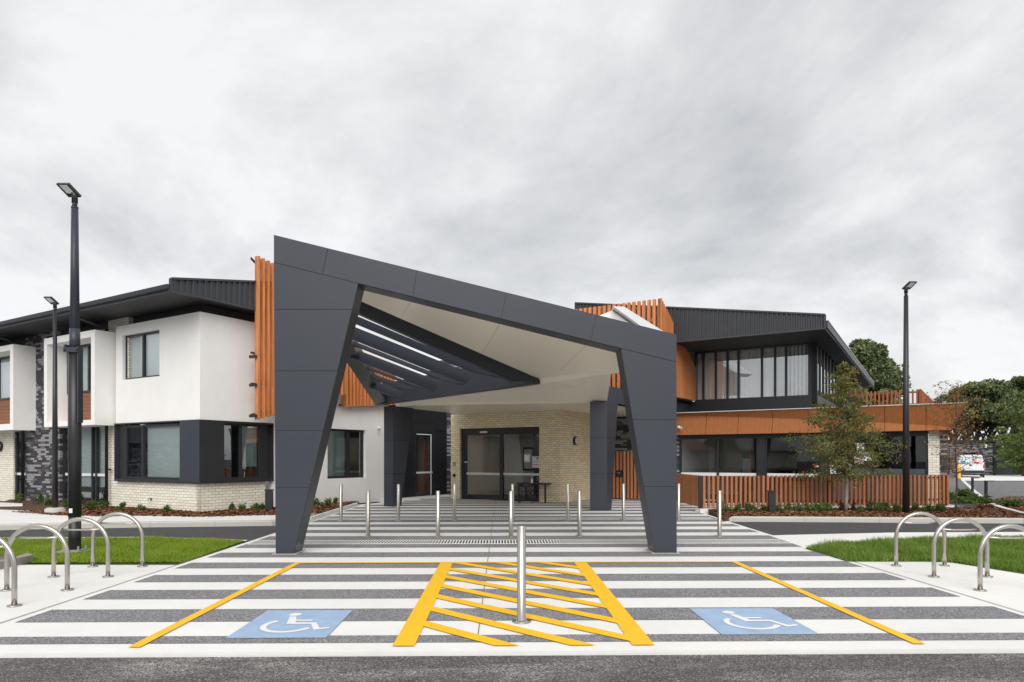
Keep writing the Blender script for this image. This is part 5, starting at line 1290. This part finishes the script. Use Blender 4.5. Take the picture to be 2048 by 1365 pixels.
def tree_feather(P, z0, H, name, label, mat, bark, nb, r_at, leafn, lsize, droop, trunk_r, cat='tree', lean=(0, 0), spread=.09, zlow=.2, seedtone=.5, up_=.25):
    t = empty(name, (P.x, P.y, z0), label=label, cat=cat); M = WM[t.name]
    mb = MB(); tp = [np.array((lean[0]*f_*f_*H+.03*math.sin(f_*9), lean[1]*f_*H+.02*math.cos(f_*7), f_*H)) for f_ in np.linspace(0, 1, 12)]
    mb.tube(tp, [trunk_r*(1-.92*f_)+.004 for f_ in np.linspace(0, 1, 12)], 9)
    C = []; T = []
    for k in range(nb):
        f_ = zlow+(1-zlow)*(k+.5)/nb*.97; i = f_*11; i0 = int(i); a = tp[i0]+(tp[min(i0+1, 11)]-tp[i0])*(i-i0)
        az = k*2.4+nr.uniform(-.4, .4); R = r_at(f_)*nr.uniform(.5, 1.25)
        b = a+np.array((math.cos(az)*R, math.sin(az)*R, R*(up_ if f_ > .5 else up_*.6)+nr.uniform(-.1, .1)*R))
        p = branchpath(a, b, droop, 8, .02); mb.tube(p, list(np.linspace(max(.006, trunk_r*.28*(1-f_*.6)), .003, 8)), 5)
        for tt in np.linspace(.15, 1, 11):
            j = tt*7; j0 = min(int(j), 6); q_ = p[j0]+(p[j0+1]-p[j0])*(j-j0)
            rr = spread*R*(1.25-tt*.6)+.03
            nl = int(leafn*(0.5+R)); 
            # small side twig
            tw = nr.normal(size=3); tw[2] = -abs(tw[2])*.5; tw = tw/np.linalg.norm(tw)*rr*2.4
            s_ = nr.uniform(0, 1, nl)[:, None]; pts = q_+tw*s_+nr.normal(size=(nl, 3))*rr*.55
            C.append(pts); T.append(np.full(nl, seedtone)+nr.normal(0, .18, nl)+nr.normal(0, .10)+(.10 if f_ > .75 else 0))
            mb.tube([q_, q_+tw], .0025, 3, cap=False)
    add('trunk', mb, M_[bark], t, M)
    V, Fc, tn = leaves(np.concatenate(C), lsize, np.concatenate(T), .2)
    addnp('crown', V, Fc, M_[mat], t, M, col=tn)
    return t
PT = PZ(1692, 1030, 20.6)
tree_feather(PT, .09, 4.55, 'young_tree', 'young feathery olive green tree in front of the right timber fence', 'leaf_a', 'bark', 50,
    lambda f_: np.interp(f_, [.2, .32, .5, .7, .85, 1], [1.0, 1.35, 1.3, .80, .5, .15]), 20, .040, .08, .05, zlow=.20, lean=(-.02, 0), spread=.12)
PT2 = PZ(1912, 1034, 19.6)
tree_feather(PT2, .09, 3.7, 'young_tree', 'thin almost bare autumn tree with brown leaves by the fence end', 'leaf_b', 'bark_dark', 44,
    lambda f_: np.interp(f_, [.15, .4, .7, 1], [.45, .72, .75, .3]), 3.4, .033, .05, .024, zlow=.30, up_=.75, seedtone=.45, spread=.12)
PT3 = PZ(2128, 1035, 17.5)
tree_feather(PT3, .09, 3.9, 'young_tree', 'leafy green tree reaching in from the right edge of the photo', 'leaf_c', 'bark_dark', 50,
    lambda f_: np.interp(f_, [.25, .45, .7, 1], [1.35, 1.4, 1.0, .15]), 26, .038, .06, .05, zlow=.36, spread=.14)
def shrub(P, z0, r, h, name, label, mat, n, ls, group=None):
    t = empty(name, (P.x, P.y, z0), label=label, cat='shrub', group=group); M = WM[t.name]
    mb = MB(); 
    for k in range(6): a = k*1.05; mb.tube([(0, 0, 0), (math.cos(a)*r*.4, math.sin(a)*r*.4, h*.6)], .006, 4)
    add('stems', mb, M_['bark_dark'], t, M)
    cl = nr.normal(size=(max(5, int(r*38)), 3)); cl /= np.linalg.norm(cl, axis=1)[:, None]; cl[:, 2] = abs(cl[:, 2]); cl *= np.array((r*.75, r*.75, h*.72))*nr.uniform(.5, 1.05, len(cl))[:, None]
    i = nr.integers(0, len(cl), n); p = cl[i]+nr.normal(size=(n, 3))*np.array((r, r, h))*.17; p[:, 2] = np.abs(p[:, 2])+.02
    V, Fc, tn = leaves(p, ls, .5+nr.normal(0, .18, n)+(nr.normal(0, .15, len(cl)))[i], 0, .75)
    addnp('foliage', V, Fc, M_[mat], t, M, col=tn)
    return t
gr_ = 'low shrubs along the timber fence'
sr = [(1448, 1024, .26, .3), (1475, 1027, .19, .24), (1498, 1025, .20, .30), (1505, 1029, .17, .17), (1528, 1026, .16, .28), (1556, 1024, .24, .34), (1577, 1024, .17, .27), (1597, 1026, .2, .25), (1620, 1025, .26, .34), (1634, 1030, .19, .22), (1652, 1023, .26, .30), (1722, 1027, .19, .24), (1748, 1026, .30, .40), (1768, 1027, .26, .30), (1795, 1026, .2, .26), (1830, 1025, .18, .24), (1855, 1025, .2, .26), (1873, 1025, .22, .28), (1890, 1024, .16, .24)]
desc = ['beside the rightmost near bollard', 'round and isolated, left of the black bollard light', 'taller one left of the black bollard light', 'small one at the kerb, left of the black bollard light', 'directly left of the black bollard light', 'directly right of the black bollard light', 'small upright one right of the black bollard light', 'mid-size one second right of the black bollard light', 'broad one midway between bollard light and feathery tree', 'small one near the kerb left of the feathery tree', 'broad one just left of the feathery tree trunk', 'small one just right of the feathery tree trunk', 'largest one between feathery tree and lamp post', 'second in the thick clump left of the lamp post', 'directly left of the right lamp post', 'directly right of the right lamp post', 'second right of the right lamp post', 'third right of the right lamp post', 'last one at the fence end']
for (u, v, r, h), d_ in zip(sr, desc): shrub(PZ(u, v, 20.55), .10, r, h, 'shrub', 'green shrub by the fence, '+d_, 'leaf_shrub', 520, .022, gr_)
for u, lab in ((1680, 'dark purple small shrub hugging the feathery tree trunk on its left'), (1703, 'dark purple small shrub hugging the feathery tree trunk on its right'), (1737, 'dark reddish shrub in front of the largest green shrub')):
    shrub(PZ(u, 1027, 20.7), .10, .15, .30, 'shrub', lab, 'leaf_purple', 300, .024)
sl_ = [(40, 1017, 24.5, .2, .34, 'left of the mixed brick pier, by the dark door'), (77, 1022, 23.5, .24, .42, 'before the mixed brick pier'), (97, 1023, 23.2, .22, .3, 'right of the mixed brick pier, behind the slim lamp post'), (136, 1027, 22.5, .22, .28, 'between the two lamp posts at the wall'), (180, 1031, 21.6, .28, .26, 'under the tall window, right of the tall lamp post'), (207, 1030, 21.8, .28, .28, 'under the right part of the tall window'), (243, 1032, 21.0, .17, .22, 'first at the pale brick base'), (282, 1033, 20.6, .20, .20, 'second at the pale brick base, below the tap'), (333, 1034, 20.3, .20, .18, 'third at the pale brick base'),
       (466, 1030, 20.9, .12, .22, 'thin one right of the brick corner'), (488, 1030, 21.0, .16, .22, 'second right of the brick corner'), (512, 1030, 21.1, .2, .2, 'third right of the brick corner'), (527, 1029, 21.3, .14, .26, 'next to the left black bollard light'), (633, 1024, 23.0, .22, .24, 'left one of two under the canopy'), (655, 1022, 23.4, .24, .28, 'right one of two under the canopy'), (671, 1018, 24.0, .18, .22, 'small one closest to the striped paving by the white wall')]
for u, v, zc, r, h, d_ in sl_: shrub(PZ(u, v, zc), .11, r, h, 'shrub', 'green shrub, left bed, '+d_, 'leaf_shrub', 420, .024, 'low shrubs along the left wing')
sf = [(1925, 1015, 24, .5, .32, 'largest dark one behind the bare tree'), (1950, 1014, 25, .45, .26, 'middle one behind the bare tree'), (1975, 1018, 24, .35, .25, 'low one below the near path light'), (1905, 1000, 26, .4, .35, 'tall one at the end of the fence'), (2008, 1021, 23, .3, .22, 'low one right of the near path light'), (2035, 1025, 22.5, .3, .22, 'low one by the photo edge'), (1927, 988, 30, .4, .28, 'farther one by the far path light')]
for u, v, zc, r, h, d_ in sf: shrub(PZ(u, v, zc), .10, r, h, 'shrub', 'spreading shrub beside the side road, '+d_, 'leaf_shrub', 900, .035, 'shrubs beside the side road')
chips([(15.6, 22.4), (19, 21), (30, 19), (32, 25), (21, 28), (17.5, 24.5)], 9000, 0.10, label='brown bark mulch beside the side road at the far right', cat='mulch', kind='stuff')

# far trees
def big_tree(P, H, Rr, name, label, mat='leaf_far', n=15000, ls=.17, trunks=1, zc0=.35, ncl=70, fl=.6):
    t = empty(name, (P.x, P.y, 0), label=label, cat='tree'); M = WM[t.name]
    mb = MB(); cl = nr.normal(size=(ncl, 3)); cl /= np.linalg.norm(cl, axis=1)[:, None]; cl *= nr.uniform(.25, 1, ncl)[:, None]**.5
    cl = cl*np.array((Rr, Rr, H*(1-zc0)/2))+np.array((0, 0, H*(1+zc0)/2)); cl[:, 2] -= .10*H*(np.hypot(cl[:, 0], cl[:, 1])/Rr)**2
    for k in range(trunks):
        bx = (k-(trunks-1)/2)*Rr*.35; mb.tube([(bx*.4, 0, 0), (bx*.7, .2, H*.25), (bx, 0, H*.5), (bx*1.1, 0, H*.8)], [.32, .26, .18, .05], 8)
    for c in cl[::2]:
        k = rnd.randrange(trunks); bx = (k-(trunks-1)/2)*Rr*.35; mb.tube([(bx*.8, 0, H*rnd.uniform(.25, .55)), (c[0]*.5+bx*.5, c[1]*.5, c[2]*.8), tuple(c)], [.12, .08, .02], 5)
    add('trunk', mb, M_['bark_dark'], t, M)
    i = nr.integers(0, ncl, n); rad = Rr*.24*nr.uniform(.6, 1.3, ncl)[i][:, None]
    d = nr.normal(size=(n, 3)); d /= np.linalg.norm(d, axis=1)[:, None]; p = cl[i]+d*rad*nr.uniform(.3, 1, n)[:, None]**.4*np.array((1.25, 1.25, fl))
    V, Fc, tn = leaves(p, ls, .45+nr.normal(0, .15, n)+nr.normal(0, .12, ncl)[i]+.12*d[:, 2], 0, .6)
    addnp('crown', V, Fc, M_[mat], t, M, col=tn)
big_tree(PZ(1722, 900, 62), 12.6, 3.2, 'tree', 'tall dense green tree rising behind the roof of the right wing', n=34000, ls=.15, zc0=.4, ncl=170, fl=.85)
big_tree(PZ(1955, 900, 72), 9.6, 4.4, 'tree', 'broad dark umbrella-shaped tree behind the dark brick utility building', n=26000, trunks=5, ncl=90, zc0=.52)
big_tree(PZ(2052, 900, 78), 11, 4.2, 'tree', 'broad dark tree with bare lower limbs at the far right edge', n=26000, trunks=5, ncl=90, zc0=.52)
big_tree(PZ(2130, 900, 82), 11, 5, 'tree', 'dark tree just outside the right edge, its side crown showing', n=9000, trunks=2, zc0=.35)
big_tree(PZ(2012, 930, 66), 4.6, 2.2, 'tree', 'lighter lime green bushy tree behind the black gate', 'leaf_lime', 9000, .10, 1, .05)
big_tree(PZ(2052, 930, 60), 4.6, 1.9, 'tree', 'second lighter green tree at the right edge behind the black gate', 'leaf_lime', 7000, .10, 1, .05)

# ================================================================== FAR RIGHT: utility building, gate, van
zs_ = 64
Ub = PZ(1900, 950, zs_); Wu = Wall(Ub, Vector((1, -.06, 0)))
ub = empty('utility_building', (Ub.x, Ub.y, 0), label='small dark brick utility building with ribbed roof beside the van', cat='building')
x1_ = Wu.x(1986); zt4 = Wu.z(1950, 884); zz_ = .1
d_a, d_b = Wu.x(1926), Wu.x(1955); zd = Wu.z(1940, 906)
wallgrid('wall', Wu, 0, x1_, zz_, zt4, [(d_a, d_b, zz_-.01, zd)], M_['dark_brick_far'] if 'dark_brick_far' in M_ else M_['dark_brick'], parent=ub, rv=.3)
mb = MB(); mb.box(d_a, d_b, .28, .32, zz_, zd); add('roller_door', mb, M_['frame'], ub, Wu.M)
mb = MB(); mb.box(x1_-.02, x1_+.25, -.1, 4, zz_, zt4+.1); add('side_wall', mb, M_['frame'], ub, Wu.M)
mb = MB(); mb.box(-.2, x1_+.3, -.35, 4.2, zt4, zt4+.08); x = -.2
while x < x1_+.3: mb.box(x, x+.1, -.4, 4.2, zt4+.08, zt4+.16); x += .25
add('roof', mb, M_['panel'], ub, Wu.M)
mb = MB(); mb.box(Wu.x(1968), Wu.x(1971), -.2, 0, Wu.z(1969, 896), Wu.z(1969, 888)); add('wall_lamp', mb, M_['white'], ub, Wu.M)
bg = empty('yard_gate', Wu.M @ Vector((x1_+.3, .5, 0)), label='black sheet metal yard gate right of the utility building', cat='gate'); Mg = Matrix.Translation(WM[bg.name].translation)
mb = MB(); mb.box(0, 6, 0, .05, .15, 2.35); add('gate_panel', mb, M_['frame'], bg, Mg)
mb = MB(); mb.box(0, 6, -.05, 0, 2.3, 2.38); mb.box(0, 6, -.05, 0, 1.5, 1.56); [mb.box(a, a+.1, -.06, 0, .1, 2.45) for a in (0, 2.8, 5.9)]; add('gate_frame', mb, M_['panel'], bg, Mg)
M_['vanblue'] = plain('printed_blue_glass', (0.20, 0.50, 0.62), 0.3); M_['vanpink'] = plain('printed_pink_glass', (0.55, 0.46, 0.52), 0.3)
# delivery van, seen from behind
VP_ = PZ(1942, 955, 56); van = empty('van', (VP_.x, VP_.y, .14), R_(-32), label='small white delivery van with printed rear windows, seen from behind', cat='van'); M = WM[van.name]
def vprof(w, z0, z1, zw, tw):   # half section of the rear
    return [(-w, z0), (-w*1.0, z0+.25), (-w, zw), (-tw, z1-.08), (-tw+.1, z1), (tw-.1, z1), (tw, z1-.08), (w, zw), (w, z0+.25), (w, z0)]
mb = MB(); st = [(0, .90, .34, 1.78, 1.05, .72), (.12, .92, .30, 1.84, 1.08, .76), (2.2, .92, .3, 1.86, 1.08, .78), (2.9, .92, .3, 1.80, 1.05, .74), (3.6, .90, .3, 1.15, 1.02, .78), (4.3, .86, .32, .95, .85, .76)]
rings = [[(a, y_, b) for a, b in vprof(w, z0, z1, zw, tw)] for y_, w, z0, z1, zw, tw in st]
for a, b in zip(rings, rings[1:]): mb.loft(a, b, cap=False, smooth=False)
mb.face(list(reversed(rings[0]))); mb.face(rings[-1]); add('body', mb, M_['vanwhite'], van, M)
for s_, c_ in ((-1, 'cyan'), (1, 'white')):
    mb = MB(); mb.prism([(s_*.08, -.012, 1.08), (s_*.74, -.012, 1.08), (s_*.62, -.012, 1.66), (s_*.08, -.012, 1.66)], (0, .01, 0)); w_ = add('rear_window', mb, M_['vanblue' if s_ < 0 else 'vanpink'], van, M)
    w_['label'] = 'rear window with a printed picture'
    mb = MB(); mb.box(s_*.12, s_*.56, -.018, -.013, 1.25, 1.58); add('printed_picture', mb, M_['blindw' if s_ < 0 else 'lens'], w_, M)
    if s_ > 0: mb = MB(); mb.box(.2, .55, -.024, -.0185, 1.15, 1.27); add('printed_picture', mb, M_['red'], w_, M)
    mb = MB(); mb.box(s_*.82, s_*.90, -.02, .05, .75, 1.05); add('tail_light', mb, M_['red'], van, M)
    for yy in (.75, 3.45):
        mb = MB()
        prof = [(.32, -.1), (.32, .1)]
        cs = [(s_*.80, yy+.32*math.cos(q2), .18+.32*math.sin(q2)+.0) for q2 in [2*math.pi*i/18 for i in range(18)]]
        mb.loft(cs, [(x+s_*.14, y_, z) for x, y_, z in cs]); add('wheel', mb, M_['black'], van, M)
mb = MB(); mb.box(-.9, .9, -.08, .1, .32, .56); add('bumper', mb, M_['frame'], van, M)
mb = MB(); mb.box(-.24, .24, -.03, -.0, .72, .83); mb.box(-.005, .005, -.02, 0, .6, 1.7); add('number_plate', mb, M_['blindw'], van, M)
mb = MB(); mb.box(-.12, .1, -.035, 0, .93, 1.0); add('door_handle', mb, M_['black'], van, M)
P = PZ(1917.5, 953, 53)
yb = empty('safety_post', (P.x, P.y, .14), label='short yellow safety post at the left rear corner of the van', cat='post'); mb = MB(); mb.lathe([(.14, 0), (.14, .95), (.10, 1.03), (.001, 1.05)], 16); add('post', mb, M_['amber'], yb, WM[yb.name])
mb = MB(); mb.lathe([(.142, .4), (.142, .5)], 16); add('band', mb, M_['black'], yb, WM[yb.name])

# ================================================================== HOUSES DOWN THE STREET (outside the photo, mirrored in the windows)
def house(P, w, d_, h, rise, rz, label, wm, rm):
    t = empty('house', P, rz, label=label, cat='house', group='houses across the street'); M = WM[t.name]
    mb = MB(); mb.box(-w/2, w/2, -d_/2, d_/2, 0, h); wl = add('wall', mb, M_[wm], t, M)
    mb = MB(); e_ = .6; A = [(-w/2-e_, -d_/2-e_, h+.004), (w/2+e_, -d_/2-e_, h+.004), (w/2+e_, d_/2+e_, h+.004), (-w/2-e_, d_/2+e_, h+.004)]
    mb.loft(A, [(-w/4, -.2, h+rise), (w/4, -.2, h+rise), (w/4, .2, h+rise), (-w/4, .2, h+rise)]); add('roof', mb, M_[rm], t, M)
    for x in (-w*.3, 0.0, w*.3):
        mb = MB(); mb.box(x-.7, x+.7, d_/2, d_/2+.05, .9, 2.1); add('window', mb, M_['frame'], t, M)
for hx, hy, rz_, m1, m2, lb in ((-62, -44, 1.4, 'cream_brick', 'roofdark', 'southernmost'), (-60, -22, 1.5, 'render', 'timber_dark', 'second'), (-58, 1, 1.55, 'cream_brick', 'roofdark', 'third'), (-60, 25, 1.6, 'dark_brick', 'soffit_dark', 'northernmost')):
    house((hx, hy, 0), 17, 11, 3.0, 3.6, rz_, 'single-storey house down the street outside the photo, '+lb+' of the row', m1, m2)
